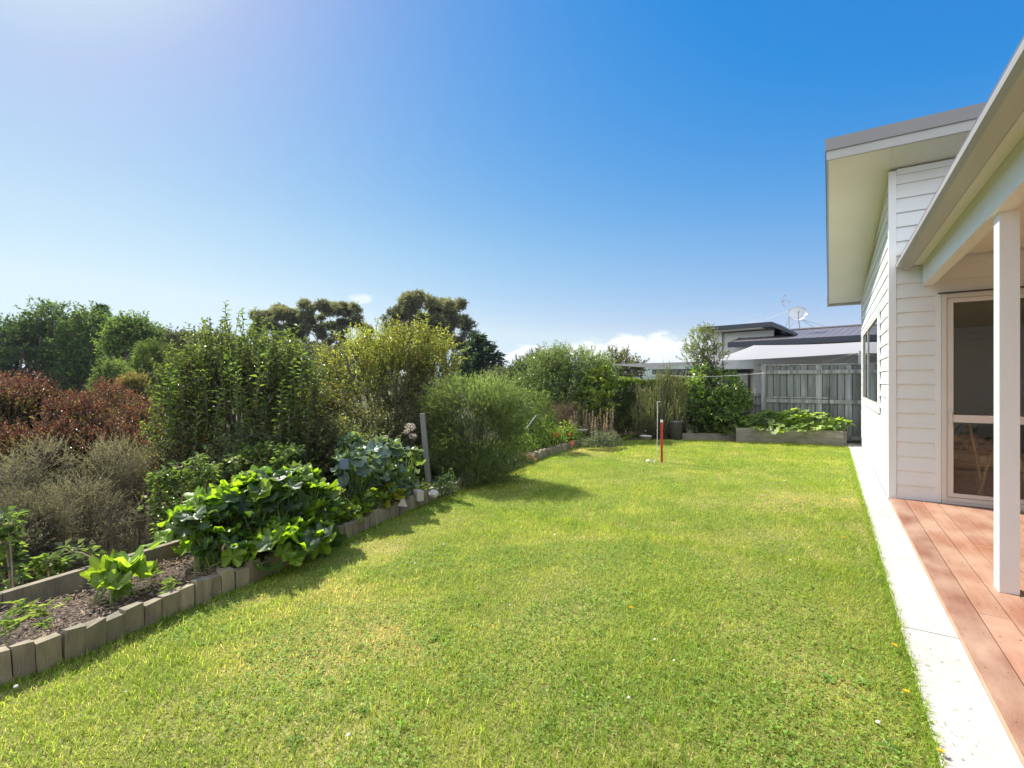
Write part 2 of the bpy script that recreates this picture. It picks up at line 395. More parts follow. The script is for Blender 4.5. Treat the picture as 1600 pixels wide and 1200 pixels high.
# garden soil between the edging and the back board
m = M(); ys = np.arange(-1.2, 11.35, .12); cols = np.linspace(0, 1, 11)
P = np.array([[xe(y) - .045 - c_ * (wbed(y) - .09), y, .10] for y in ys for c_ in cols]); P[:, 2] += .018 * N2(P, 7) + .008 * N1(P, 21)
n = len(cols); q = (np.arange(len(ys) - 1)[:, None] * n + np.arange(n - 1)[None]).ravel()
m.add(P, quad=np.stack([q, q + 1, q + n + 1, q + n], 1)); struct(m.build('garden_soil', SOIL, smooth=True))
# mowing strip
m = M()
for y0, y1 in ((-3, .9), (.907, 3.62), (3.628, 6.5), (6.508, 9.6), (9.608, 13.86)): m.box(.35, .604, y0, y1, -.06, .018)
m.box(-.6, .35, 13.36, 13.86, -.06, .012)
struct(m.build('path', CONC))
m = M(); n = 420; y = R.uniform(1.2, 12, n); x = .36 + np.abs(R.normal(size=n)) * .09; k = x < .6; x, y = x[k], y[k]; n = len(x); a = R.uniform(0, 2 * PI, n)
m.leaves(np.stack([x, y, np.full(n, .021)], 1), np.stack([np.cos(a), np.sin(a), 0 * a], 1), np.tile([[0, 0, 1.]], (n, 1)), R.uniform(.006, .022, n), R.uniform(.002, .005, n), np.array([.3, .27, .12]) * R.uniform(.4, 1.4, n)[:, None], .1, .0)
stuff(m.build('grass_clippings', MATTE), 'dry grass clippings and crumbs along the concrete mowing strip', 'clippings')

def inpoly(x, y, poly):
    r = np.zeros(len(x), bool); j = len(poly) - 1
    for i in range(len(poly)):
        xi, yi = poly[i]; xj, yj = poly[j]
        c = ((yi > y) != (yj > y)) & (x < (xj - xi) * (y - yi) / (yj - yi + 1e-12) + xi); r ^= c; j = i
    return r
def drynoise(x, y):
    P = np.stack([x, y, 0 * x], 1)
    g = .45 * N1(P, .9) + .5 * N2(P, 2.4) + .45 * N3(P, 6) + .3 * N1(P, 15)
    for px, py, rad, k in ((600, 980, .55, .5), (430, 1120, .5, .4), (700, 1130, .45, .6), (590, 985, .2, 1.3), (640, 1010, .16, 1.5), (690, 1060, .2, 1.0), (520, 1050, .2, .8), (1000, 805, .7, .4), (560, 930, .4, .7), (1220, 1050, .3, .9), (1130, 950, .3, .6), (1380, 1120, .25, .8),
                           (760, 900, .7, -1.2), (500, 900, .5, -.6), (1000, 950, .5, -.6), (1300, 800, .6, -.7), (300, 1150, .3, -.5), (1320, 1000, .5, -.5)):
        c = gp(px, py); g += k * np.exp(-((x - c[0]) ** 2 + (y - c[1]) ** 2) / rad ** 2)
    return g
def blades(m, n, ylo, yhi, hgt, wid, seg2=True, xlo=-4.9, xhi=.38, green=0.0):
    x = R.uniform(xlo, xhi, n); y = R.uniform(ylo, yhi, n)
    k = inpoly(x, y, LAWN) | ((x > .34) & (x < .36)); x, y = x[k], y[k]; n = len(x)
    dep = -x * SN + y * CS; lat = x * CS + y * SN
    k = (dep > 1.2) & (np.abs(lat) < dep * 1.12 + .5); x, y = x[k], y[k]; n = len(x)
    d = drynoise(x, y) - green
    P0 = np.stack([x, y, np.full(n, .002)], 1)
    patch = N3(P0, 3.3)
    h = hgt * R.uniform(.5, 1.45, n) * (1 + .25 * np.clip(patch, -1, 1.5)) * np.where(d > 1.0, .75, 1)
    a = R.uniform(0, 2 * PI, n); tilt = R.uniform(.15, 1.1, n)
    D = np.stack([np.cos(a) * np.sin(tilt), np.sin(a) * np.sin(tilt), np.cos(tilt)], 1)
    b = a + R.uniform(.8, 2.3, n); S = np.stack([np.cos(b), np.sin(b), 0 * b], 1) * (wid * R.uniform(.6, 1.3, n))[:, None]
    dry = sstep((d + .75 * R.normal(size=n) * .6 - .75) / 2.0)
    g1 = np.array([.20, .295, .045]); g2 = np.array([.40, .44, .095]); st = np.array([.66, .53, .28])
    mixg = np.clip(.45 + .28 * R.normal(size=n) + .16 * d + .12 * N2(P0, 9) + .1 * N1(P0, 23), 0, 1)[:, None]
    col = (g1 * (1 - mixg) + g2 * mixg)
    straw = (R.random(n) < dry * .6 + .05)[:, None]
    col = np.where(straw, st * R.uniform(.65, 1.25, n)[:, None], col * R.uniform(.6, 1.4, n)[:, None])
    L = h[:, None]; mid = P0 + D * L * .55; dr = D.copy(); dr[:, 2] *= .35; dr = unit(dr)
    tip = mid + dr * L * .5
    if seg2:
        V = np.stack([P0 - S, P0 + S, mid + S * .75, mid - S * .75, tip], 1); b5 = np.arange(n)[:, None] * 5
        m.add(V.reshape(-1, 3), tri=b5 + np.array([[3, 2, 4]]), quad=b5 + np.array([[0, 1, 2, 3]]), ct=col, cq=col)
    else:
        V = np.stack([P0 - S, P0 + S, tip], 1); m.add(V.reshape(-1, 3), tri=np.arange(n)[:, None] * 3 + np.array([[0, 1, 2]]), ct=col)
m = M()
blades(m, 340000, .2, 4.6, .030, .0016)
blades(m, 170000, 4.4, 8.2, .034, .0024, False)
blades(m, 150000, 8.0, 13.4, .036, .0038, False)
blades(m, 15000, .2, 8, .058, .002)                                   # taller stray blades
xs_ = 26000
ye = R.uniform(-.2, 12.9, xs_)                                        # uncut fringe along the edging and the mowing strip
def fringe(m, n, side):
    y = R.uniform(.3, 12.8, n)
    x = (xe(y) + np.abs(R.normal(size=n)) * .045) if side < 0 else (.35 - np.abs(R.normal(size=n)) * .03 + .012)
    P0 = np.stack([x, y, np.full(n, .002)], 1); h = R.uniform(.02, .065, n) * (1.0 if side < 0 else .8)
    a = R.uniform(0, 2 * PI, n); tl = R.uniform(.1, .9, n)
    D = np.stack([np.cos(a) * np.sin(tl), np.sin(a) * np.sin(tl), np.cos(tl)], 1)
    S = np.stack([-np.sin(a), np.cos(a), 0 * a], 1) * .0022
    col = np.array([.24, .34, .05]) * R.uniform(.55, 1.4, n)[:, None]
    mid = P0 + D * h[:, None] * .55; dr = D.copy(); dr[:, 2] *= .3; tip = mid + unit(dr) * h[:, None] * .5
    V = np.stack([P0 - S, P0 + S, mid + S * .75, mid - S * .75, tip], 1); b5 = np.arange(n)[:, None] * 5
    m.add(V.reshape(-1, 3), tri=b5 + np.array([[3, 2, 4]]), quad=b5 + np.array([[0, 1, 2, 3]]), ct=col, cq=col)
fringe(m, 12000, -1); fringe(m, 9000, 1)
stuff(m.build('grass', GRASS), 'short sunlit green lawn grass with dry straw patches', 'grass')
# clover and flat broad-leaved weeds in the turf
m = M(); n = 150000
x = R.uniform(-4.7, .36, n); y = R.uniform(.2, 12, n); k = inpoly(x, y, LAWN); x, y = x[k], y[k]
P = np.stack([x, y, 0 * x], 1); k = (N2(P, 2.6) + .5 * N1(P, 7) + .8 * (x > -1.6) - .5 * drynoise(x, y) > .2) & (R.random(len(x)) < np.clip(5.5 / (y + 1), .2, 1)); P = P[k]; n = len(P)
P[:, 2] = R.uniform(.008, .03, n); a = R.uniform(0, 2 * PI, n); D = np.stack([np.cos(a), np.sin(a), R.uniform(-.1, .45, n)], 1); D = unit(D)
L = R.uniform(.009, .022, n); col = np.array([.20, .315, .06]) * R.uniform(.6, 1.4, n)[:, None]
m.leaves(P, D, np.array([[0, 0, 1.]]) + R.normal(size=(n, 3)) * .25, L, L * .8, col, .1, .1)
for q in range(26):                                                   # rosettes of plantain and dandelion
    px = R.uniform(450, 1400); py = 700 + 480 * R.random() ** .8
    c = gp(px, py)
    if not inpoly(np.array([c[0]]), np.array([c[1]]), LAWN)[0]: continue
    kk = R.integers(7, 13); a = R.uniform(0, 2 * PI, kk); D = unit(np.stack([np.cos(a), np.sin(a), R.uniform(.12, .6, kk)], 1))
    m.leaves(np.tile([c[0], c[1], .012], (kk, 1)), D, np.tile([[0, 0, 1.]], (kk, 1)), R.uniform(.03, .06, kk), R.uniform(.012, .02, kk), np.array([.2, .31, .08]) * R.uniform(.7, 1.3, kk)[:, None], .1, .25)
stuff(m.build('lawn_weeds', MATTE), 'small round clover leaves and flat weed rosettes in the lawn', 'weeds')
m = M(); n = 46
x = R.uniform(-4, .3, n); y = R.uniform(.5, 11, n); k = inpoly(x, y, LAWN); x, y = x[k], y[k]
for a_, b_ in zip(x, y): m.ball((a_, b_, R.uniform(.025, .045)), R.uniform(.005, .011) * np.array([1, 1, .6]), (.75, .75, .68), 6, 4)
stuff(m.build('clover_flowers', FLOWER), 'tiny white clover flowers scattered across the lawn', 'flowers')
for px, py, lb in ((1414, 1092, 'yellow dandelion near the lower mowing strip edge'), (1468, 1188, 'yellow dandelion in the bottom corner beside the mowing strip'), (1319, 846, 'yellow dandelion in the lawn across from the white post'), (1396, 1018, 'small yellow dandelion at the lawn edge midway down the path'), (985, 958, 'tiny yellow dandelion in the middle of the lawn')):
    c = gp(px, py); r_ = thing('dandelion', lb, 'dandelion', (c[0], c[1], 0), 'dandelions in the lawn')
    m = M(); m.tube([(c[0], c[1], 0), (c[0] + .004, c[1], .035)], .0018, 5, (.2, .3, .08)); m.build('stem', LEAF, r_)
    m = M(); kk = 26; a = R.uniform(0, 2 * PI, kk); D = unit(np.stack([np.cos(a), np.sin(a), R.uniform(.1, .9, kk)], 1))
    m.leaves(np.tile([c[0] + .004, c[1], .035], (kk, 1)), D, np.tile([[0, 0, 1.]], (kk, 1)), R.uniform(.012, .02, kk), .005, np.tile([[.8, .58, .02]], (kk, 1))); m.build('petals', FLOWER, r_)
# mulch on the near bed
m = M(); n = 9000; y = R.uniform(-.6, 2.6, n); x = xe(y) - .06 - R.random(n) * .66
P = np.stack([x, y, .115 + R.random(n) * .025], 1); P[:, 2] += .018 * N2(P * [1, 1, 0], 7)
a = R.uniform(0, 2 * PI, n); D = unit(np.stack([np.cos(a), np.sin(a), R.uniform(-.2, .3, n)], 1)); L = R.uniform(.012, .055, n)
m.leaves(P, D, np.array([[0, 0, 1.]]) + R.normal(size=(n, 3)) * .4, L, R.uniform(.003, .009, n), np.array([.5, .5, .5]) * R.uniform(.45, 1.6, n)[:, None] * np.array([1, .97, .92]), .1, .02)
stuff(m.build('bark_mulch', MULCH), 'brown bark and twig mulch on the near garden bed', 'mulch')
m = M(); n = 30000; y = R.uniform(3.2, 11, n); x = xe(y) - .06 - R.random(n) * (wbed(y) - .1)
P = np.stack([x, y, .1 + np.abs(R.normal(size=n)) * .05], 1); k = N1(P, 2.3) + .5 * N3(P, 6) > -.35; P = P[k]; n = len(P); D = unit(R.normal(size=(n, 3)) * [1, 1, .5] + [0, 0, .35])
m.leaves(P, D, R.normal(size=(n, 3)) * .4 + [0, 0, 1], R.uniform(.02, .055, n), R.uniform(.01, .025, n), np.array([.10, .15, .035]) * R.uniform(.5, 1.5, n)[:, None] * np.where(R.random(n)[:, None] < .15, np.array([[1.8, 1.3, 1]]), 1))
stuff(m.build('bed_groundcover', LEAF), 'low tangled weeds covering the soil of the garden bed', 'weeds')
# ------------------------------------------------------------------ timber edging, back board, beds
edg = np.array([(xe(y), y) for y in np.arange(-.6, 10.02, .05)] + [(-4.64, 10.4), (-4.5, 10.9), (-4.33, 11.25)])
sgl = np.concatenate([[0], np.cumsum(np.linalg.norm(np.diff(edg, axis=0), axis=1))])
m = M(); s_ = 0.0
while s_ < sgl[-1] - .1:
    wd = random.uniform(.07, .098); mid = s_ + wd / 2
    cx, cy = np.interp(mid, sgl, edg[:, 0]), np.interp(mid, sgl, edg[:, 1])
    dx, dy = np.interp(mid + .06, sgl, edg[:, 0]) - np.interp(mid - .06, sgl, edg[:, 0]), np.interp(mid + .06, sgl, edg[:, 1]) - np.interp(mid - .06, sgl, edg[:, 1])
    an = math.atan2(dy, dx) + random.uniform(-.06, .06); h_ = .16 + random.uniform(-.022, .018); th = .03
    c_ = np.array([.5, .5, .5]) * random.uniform(.55, 1.3) * np.array([random.uniform(.97, 1.05), 1, random.uniform(.9, 1)])
    n0 = m.n; m.box(cx - wd / 2, cx + wd / 2, cy - th, cy + th, -.06, h_, c_, an, (cx, cy))
    V = m.v[-1]; V[4:, 2] += np.array([random.uniform(-.012, .006) for _ in range(4)]); V[4:, 0] += random.uniform(-.014, .014); V[4:, 1] += random.uniform(-.012, .012)
    s_ += wd + random.uniform(.002, .006)
tag(m.build('timber_edging', EDGE), 'low curved edging of upright timber offcuts between lawn and garden bed', 'edging')
m = M()
bb = [(-3.72, -1.0), (-4.06, .72), (-4.25, 1.75), (-4.48, 2.9)]
for i in range(3):
    (x0, y0), (x1, y1) = bb[i], bb[i + 1]; L = math.hypot(x1 - x0, y1 - y0); an = math.atan2(y1 - y0, x1 - x0); cx, cy = (x0 + x1) / 2, (y0 + y1) / 2
    m.box(cx - L / 2 + .002, cx + L / 2 - .002, cy - .025, cy + .025, -.7, .215, (.5, .49, .46), an, (cx, cy))
tag(m.build('retaining_board', EDGE), 'long grey timber board holding the back of the mulched garden bed', 'retaining board')

# timber post leaning in the vegetables
b0 = pt(671, 758, 6.2); b0[2] = .05; t0 = pt(660, 646, 6.25)
pst = thing('garden_post', 'grey timber post leaning beside the rounded fine-leaved shrub', 'post', tuple(b0))
m = M(); dv = unit(t0 - b0); sx = np.array([CS, SN, 0]) * .032; sy = np.array([-SN, CS, 0]) * .03
m.hexa([b0 - sx - sy, b0 + sx - sy, b0 - sx + sy, b0 + sx + sy, t0 - sx - sy, t0 + sx - sy, t0 - sx + sy, t0 + sx + sy], (.25, .235, .21)); m.build('post_shaft', FENCE, pst)

# ------------------------------------------------------------------ the near house
LX, FY, HZ = .624, 7.44, .05
BH = .172
house = thing('weatherboard_house', 'white weatherboard house with mono-pitch roof and veranda at right', 'house', (2.5, 10, 0))
def soff(y): return 4.09 - .106 * (y - 6.84)
def boards(m, axis, face, spans, z0=.05, z1=4.3, clip=None, lip=.019):
    k = 0
    while z0 + k * BH < z1:
        a, b = z0 + k * BH, z0 + (k + 1) * BH + .004; k += 1
        for (s0, s1, lo, hi) in spans:
            aa, bb = max(a, lo), min(b, hi)
            if bb - aa < .01: continue
            o0, o1 = lip, .003
            if axis == 'x':   # faces -x, runs along y
                z1a = min(bb, soff(s0) + .01) if clip else bb; z1b = min(bb, soff(s1) + .01) if clip else bb
                if z1a <= aa and z1b <= aa: continue
                if z1b < aa + .004:   # cut to a wedge where the soffit comes down
                    s1c = 6.84 + (4.09 + .01 - aa) / .106; z1b = aa + .004
                    s1c = min(s1, s1c)
                else: s1c = s1
                V = [(face - o0, s0, aa), (face - o0, s1c, aa), (face - o1, s1c, z1b), (face - o1, s0, z1a), (face + .01, s0, aa), (face + .01, s1c, aa)]
            else:             # faces -y, runs along x
                V = [(s0, face - o0, aa), (s1, face - o0, aa), (s1, face - o1, bb), (s0, face - o1, bb), (s0, face + .01, aa), (s1, face + .01, aa)]
            m.add(V, quad=[[0, 1, 2, 3], [4, 5, 1, 0]])
WY0, WY1, WZ0, WZ1 = 8.75, 12.5, .05 + 6 * BH, .05 + 14 * BH
m = M()
boards(m, 'x', LX, [(7.475, WY0, 0, 9), (WY0, WY1, 0, WZ0), (WY0, WY1, WZ1, 9), (WY1, 13.38, 0, 9)], clip=True)
m.build('side_wall', WHITE, house)
DX0, DX1, DZ1 = 1.083, 4.2, 2.467
m = M(); boards(m, 'y', FY, [(.672, DX0, 0, DZ1 - .01), (.672, 7.5, .05 + 14 * BH, 3.99), (DX1, 5.0, 0, DZ1 - .01)], lip=.028); m.build('end_wall', WHITE, house)
m = M(); m.box(.598, .672, 7.402, 7.474, .045, 3.995); m.build('corner_board', TRIM, house)
m = M(); m.box(.676, 7.5, 7.405, 7.437, 3.945, 4.01); m.build('frieze_trim', TRIM, house)
m = M(); m.box(.598, .66, 13.38, 13.45, .02, 3.32); m.box(.66, 7.5, 13.38, 13.45, .02, 3.3); m.build('back_wall', WHITE, house)
m = M(); m.box(5.0, 5.08, -2.6, 7.40, .0, 3.2); m.build('side_wing_wall', WHITE, house)
m = M(); boards(m, 'y', 3.4, [(-5.0, -1.4, 0, 3.0)], lip=.006); V_ = m.v
for a_ in V_: a_[:, 0] *= -1; a_[:, 1] = -a_[:, 1] + .4
m.build('end_wall', WHITE, house)
m = M(); m.box(.612, .66, 7.48, 13.37, -.06, .048); m.box(.676, 7.5, 7.43, 7.47, -.06, .048); m.build('foundation', CONC, house)
# roof: slab with fascia, thin eave edge, soffit
y0, y1, xl, xr = 6.84, 13.98, -.03, 8.0
m = M()
def slab(m, x0, x1, ya, yb, dz0, dz1, c=None):
    m.hexa([(x0, ya, soff(ya) + dz0), (x1, ya, soff(ya) + dz0), (x0, yb, soff(yb) + dz0), (x1, yb, soff(yb) + dz0),
            (x0, ya, soff(ya) + dz1), (x1, ya, soff(ya) + dz1), (x0, yb, soff(yb) + dz1), (x1, yb, soff(yb) + dz1)], c)
slab(m, xl + .03, xr, y0 + .03, y1 - .03, .06, .2); roof = m.build('roof', FLASH, house)
m = M(); slab(m, xl + .022, xr, y0 + .022, y1 - .022, 0, .012)
sof = m.build('soffit', CREAM, roof)
m = M(); slab(m, .625, xr, y0 + .03, y1, -.004, .0); 
m2 = M(); slab(m2, xl, xr, y0 - .005, y0 + .02, -.012, .105); slab(m2, xl + .002, xl + .02, y0 + .02, y1, -.012, .105); m2.build('fascia', FASCIA, roof)
m2 = M(); slab(m2, xl - .012, xr, y0 - .022, y0 - .003, .092, .235); slab(m2, xl - .013, xl - .002, y0 - .003, y1, .092, .235); m2.build('flashing', FLASH, roof)
m2 = M(); slab(m2, xl - .02, xr, y1, y1 + .1, -.04, .16); m2.build('gutter', GUTTER, roof)
m2 = M(); slab(m2, .612, .622, y0 + .03, 7.40, -.007, .002); m2.build('soffit_joint', TRIM, roof)
# side window
win = (lambda mm: mm)(M()); fx0, fx1 = .585, .64
win.box(fx0, fx1, WY0 - .0, WY0 + .055, WZ0 + .05, WZ1 - .05); win.box(fx0, fx1, WY1 - .055, WY1, WZ0 + .05, WZ1 - .05)
win.box(fx0, fx1, WY0, WY1, WZ1 - .05, WZ1); win.box(fx0, fx1, WY0, WY1, WZ0, WZ0 + .05); win.box(fx0 + .004, fx1, 11.1, 11.16, WZ0 + .05, WZ1 - .05)
wo_ = win.build('window', ALU, house)
m = M(); m.box(.604, .608, WY0 + .055, 11.1, WZ0 + .05, WZ1 - .05); m.box(.604, .608, 11.16, WY1 - .055, WZ0 + .05, WZ1 - .05); m.build('pane', GLASS, wo_)
m = M()   # facings round the window
m.box(.578, .6065, WY0 - .085, WY0 - .002, WZ0 - .08, WZ1 + .08); m.box(.578, .6065, WY1 + .002, WY1 + .085, WZ0 - .08, WZ1 + .08)
m.box(.580, .6065, WY0 - .002, WY1 + .002, WZ1 + .002, WZ1 + .078); m.box(.568, .6065, WY0 - .002, WY1 + .002, WZ0 - .07, WZ0 - .002); m.build('facing', TRIM, wo_)
# sliding door
m = M(); d0, d1 = 7.405, 7.475
m.box(DX0, DX0 + .045, d0 - .012, d1, HZ + .03, DZ1); m.box(DX1 - .045, DX1, d0, d1, HZ + .03, DZ1); m.box(DX0 + .045, DX1 - .045, d0, d1, DZ1 - .05, DZ1); m.box(DX0 + .045, DX1 - .045, d0, d1, HZ + .03, HZ + .075)
door = m.build('sliding_door', ALU, house)
m = M(); m.box(DX0 + .002, DX1, 7.39, 7.48, HZ + .002, HZ + .028); m.build('sill', ALU, door)
m = M(); m.box(DX0 - .03, DX1 + .05, 7.36, 7.403, DZ1 + .002, DZ1 + .014); m.build('head_flashing', BLACK, door)
m = M(); m.box(DX0 - .055, DX0 - .002, 7.412, 7.44, HZ + .002, DZ1 + .001); m.build('jamb', TRIM, door)
for i, (xa, xb_) in enumerate(((DX0 + .05, 2.02), (2.07, 3.08), (3.12, DX1 - .05))):
    yo = 7.428 if i != 1 else 7.45
    m = M(); st = .055
    m.box(xa, xa + st, yo - .018, yo + .018, HZ + .08, DZ1 - .055); m.box(xb_ - st, xb_, yo - .018, yo + .018, HZ + .08, DZ1 - .055)
    m.box(xa + st, xb_ - st, yo - .017, yo + .017, HZ + .08, HZ + .125); m.box(xa + st, xb_ - st, yo - .017, yo + .017, DZ1 - .105, DZ1 - .055); m.box(xa + st, xb_ - st, yo - .016, yo + .016, .99, 1.075)
    fr_ = m.build('door_panel', ALU, door)
    m = M(); m.box(xa + st, xb_ - st, yo - .003, yo + .003, HZ + .125, .99); m.box(xa + st, xb_ - st, yo - .003, yo + .003, 1.075, DZ1 - .105); m.build('pane', GLASS, fr_)
    if i == 0:
        m = M(); m.box(xa + .016, xa + .04, yo - .045, yo - .02, .95, 1.12); m.build('handle', ALU, fr_)
# room behind the glass
m = M(); m.box(.68, 4.6, 7.48, 13.3, .02, .07); m.build('room_floor', FLOOR, house)
m = M(); m.box(.68, 4.6, 13.2, 13.3, .07, 2.56); m.box(4.6, 4.7, 7.48, 13.3, .07, 2.56); m.box(.68, 4.7, 7.48, 13.3, 2.56, 2.6); m.box(.68, .72, 7.48, WY0 - .1, .07, 2.56); m.box(.68, .72, WY1 + .1, 13.2, .07, 2.56); m.box(.68, .72, WY0 - .1, WY1 + .1, .07, WZ0); m.build('room_wall', INNER, house)
# veranda: gutter, soffit, beam, ceiling, roof, post
V0 = -2.6
m = M(); gprof = [(.672, 2.828), (.666, 2.85), (.722, 2.972), (.738, 2.978), (.748, 2.972), (.79, 2.972), (.80, 2.785), (.785, 2.772), (.70, 2.80)]
m.prism(gprof, 'y', V0, 7.396); vr = M(); vr.hexa([(.74, V0, 2.985), (5.1, V0, 3.35), (.74, 7.396, 2.985), (5.1, 7.396, 3.35), (.74, V0, 3.03), (5.1, V0, 3.40), (.74, 7.396, 3.03), (5.1, 7.396, 3.40)])
vro = vr.build('veranda_roof', ROOF, house); m.build('gutter', GUTTER, vro)
m = M(); m.box(.806, .909, V0, 7.396, 2.83, 2.842); m.build('soffit', CREAM, vro)
m = M(); m.box(1.012, 5.0, V0, 7.396, 2.90, 2.915); m.build('ceiling', CREAM, vro)
m = M(); m.box(.911, 1.009, V0, 7.402, 2.58, 2.90); m.build('veranda_beam', TRIM, house)
m = M(); m.box(.945, 1.043, 4.47, 4.597, .052, 2.578)
m.build('veranda_post', TRIM, house)
m = M(); m.box(.945, 1.043, .2, .327, .052, 2.578); m.build('veranda_post', TRIM, house)

# deck
deck = thing('timber_deck', 'reddish brown hardwood deck under the veranda', 'deck', (2.5, 2.5, 0))
m = M(); x = .61; k = 0
while x < 4.95:
    wd = .138; ys_ = [-2.55]; yy = -2.55 + R.uniform(.6, 3)
    while yy < 7.0: ys_.append(yy); yy += R.uniform(2.2, 4.2)
    ys_.append(7.385)
    for ya, yb in zip(ys_[:-1], ys_[1:]):
        c_ = np.array([.5, .5, .5]) * (R.uniform(.82, 1.14) if k else .47) * np.array([1, R.uniform(.92, 1.06) if k else .82, R.uniform(.9, 1.05) if k else .78])
        dz = R.uniform(-.0015, .0015)
        m.box(x, x + wd, ya + .0015, yb - .0015, .022, HZ + dz, c_)
        if k: pass
    x += wd + .007; k += 1
m.build('deck_boards', DECK, deck)
m = M(); sy = np.arange(1.0, 7.3, .45)
for k in range(14):
    for y_ in sy:
        for o_ in (.03, .108): c_ = (.61 + k * .145 + o_ + random.uniform(-.003, .003), y_ + random.uniform(-.006, .006)); m.lathe((c_[0], c_[1], HZ + .0012), [(.0, .0012), (.0042, .0012), (.0046, -.001)], 6)
sc_ = m.build('deck_screws', surf('screw_steel', (.16, .13, .11), .5), deck); sc_['kind'] = 'stuff'
m = M(); m.box(.6055, .6085, -2.55, 7.38, -.03, .046, (.8, .75, .7)); m.build('deck_edge', DECK, deck)
m = M(); m.box(.62, 4.95, -2.5, 7.38, -.05, .018); m.build('joists', BLACK, deck)

# rattan chair inside, seen through the lower pane
def chair(x, y, rot):
    ch = thing('rattan_chair', 'curved rattan chair with tan cushion behind the glass door', 'chair', (x, y, .07))
    m = M(); c_, s_ = math.cos(rot), math.sin(rot)
    def L(p): return (x + p[0] * c_ - p[1] * s_, y + p[0] * s_ + p[1] * c_, .07 + p[2])
    for sg in (-1, 1):
        m.tube([L((sg * .3, -.3 + .62 * u, .62 * math.sin(PI * min(1, u * 1.05)) ** .6 if u < .97 else .02)) for u in np.linspace(0.0, 1, 14)], .02, 6)
        m.tube([L((sg * .27, .24, .0)), L((sg * .26, .3, .4)), L((sg * .24, .38, .86))], .018, 6)
    m.tube([L((.24 * math.cos(a), .38, .86 + .12 * math.sin(a))) for a in np.linspace(0, PI, 9)], .018, 6)
    for zq in (.36,): m.tube([L((-.3, -.25, zq)), L((.3, -.25, zq)), L((.27, .28, zq)), L((-.27, .28, zq)), L((-.3, -.25, zq))], .016, 6)
    m.build('chair_frame', RATTAN, ch, True)
    m = M(); m.hexa([L(p) for p in ((-.26, -.26, .38), (.26, -.26, .38), (-.25, .26, .38), (.25, .26, .38), (-.25, -.25, .47), (.25, -.25, .47), (-.24, .25, .47), (.24, .25, .47))]); m.build('cushion', CUSH, ch)
chair(1.60, 8.45, 2.2)
pot = thing('potted_plant', 'green house plant in a pot behind the glass door', 'plant', (1.42, 9.5, .07))
m = M(); m.lathe((1.42, 9.5, .07), [(.0, 0), (.13, 0), (.17, .3), (.15, .3), (.14, .24), (0, .24)], 16); m.build('pot', TERRA, pot)
m = M(); n = 160; a = R.uniform(0, 2 * PI, n); D = unit(np.stack([np.cos(a), np.sin(a), R.uniform(.2, 1.6, n)], 1)); P = np.array([1.42, 9.5, .33]) + D * R.uniform(.1, .5, n)[:, None]
m.twigs(np.tile([[1.42, 9.5, .3]], (n, 1)), P, .003, .002, np.array([.06, .12, .03])); m.leaves(P, D, R.normal(size=(n, 3)), .16, .05, np.array([.06, .14, .04]) * R.uniform(.7, 1.3, n)[:, None]); m.build('foliage', LEAF, pot)

# ------------------------------------------------------------------ fences
def palings(m, xa, xb_, y, z0, z1, pw=.148, jit=.012):
    x = xa
    while x < xb_ - .03:
        x1 = min(x + pw, xb_); g = R.uniform(.5, 1.25); c_ = np.array([.5, .5, .5]) * g * np.array([R.uniform(.96, 1.03), 1, R.uniform(.95, 1.06)])
        yo = R.uniform(-.004, .004); m.box(x + .007, x1 - .007, y + yo, y + .02 + yo, z0, z1 + R.uniform(-jit, jit * .2), c_); x = x1 + R.uniform(0, .004)
FYB = 13.92
XP = float(cw(1197, 12.3)[0])
fy_p = FYB
# where the tall fence begins: the post seen at photo column 1197
tt = math.tan(azof(1191)); XP = tt * FYB; X0 = math.tan(azof(1132)) * FYB
def zat(py, px, y=FYB):
    d = y / math.cos(azof(px)) * math.cos(azof(px) - AZ0); return zz(py, d)
ZT, ZL = zat(569, 1270), zat(614, 1170)
fence = thing('paling_fence', 'weathered grey paling fence with rails beside the white house', 'fence', (XP + 1, FYB, 0))
m = M(); palings(m, XP + .1, 3.2, FYB, .06, ZT - .02); m.build('palings', FENCE, fence)
m = M(); m.box(XP + .1, 3.2, FYB + .03, FYB + .045, .06, ZT - .04, (.09, .09, .09)); m.build('dark_gap_backing', FENCE, fence)  # dark sheet added behind the palings, stands in for shade in the gaps
m = M()
for py in (581, 627, 681): z = zat(py, 1270); m.box(XP + .1, 3.2, FYB - .05, FYB - .006, z - .045, z + .045, (.58, .58, .56))
z = zat(621, 1250); m.box(XP + .12, XP + 1.45, FYB - .06, FYB - .052, z - .012, z + .012, (.75, .74, .7)); m.build('rail', FENCE, fence)
m = M(); m.box(XP + .09, 3.2, FYB - .035, FYB + .055, ZT - .018, ZT + .004, (.75, .74, .7)); m.build('capping', FENCE, fence)
m = M(); m.box(XP - .02, XP + .09, FYB - .08, FYB + .03, -.2, ZT + .015, (.52, .53, .5)); m.build('fence_post', FENCE, fence)
fence2 = thing('paling_fence', 'lower grey paling fence partly hidden behind the leafy shrub', 'fence', (X0, FYB, 0))
m = M(); palings(m, X0 - 3.2, XP - .03, FYB + .01, .02, ZL, .13); m.build('palings', FENCE, fence2)
m = M(); m.box(X0 - 3.2, XP - .03, FYB + .038, FYB + .05, .02, ZL - .03, (.09, .09, .09)); m.build('dark_gap_backing', FENCE, fence2)  # same added dark backing, makes the lower fence's gaps look shaded
m = M(); z = zat(629, 1170); m.box(X0 - 3.2, XP - .03, FYB - .05, FYB + .004, z - .05, z + .05, (.5, .5, .47)); z = zat(617, 1170); m.box(X0 - 3.2, XP - .03, FYB - .04, FYB + .002, z - .03, z + .03, (.4, .4, .38)); m.build('rail', FENCE, fence2)
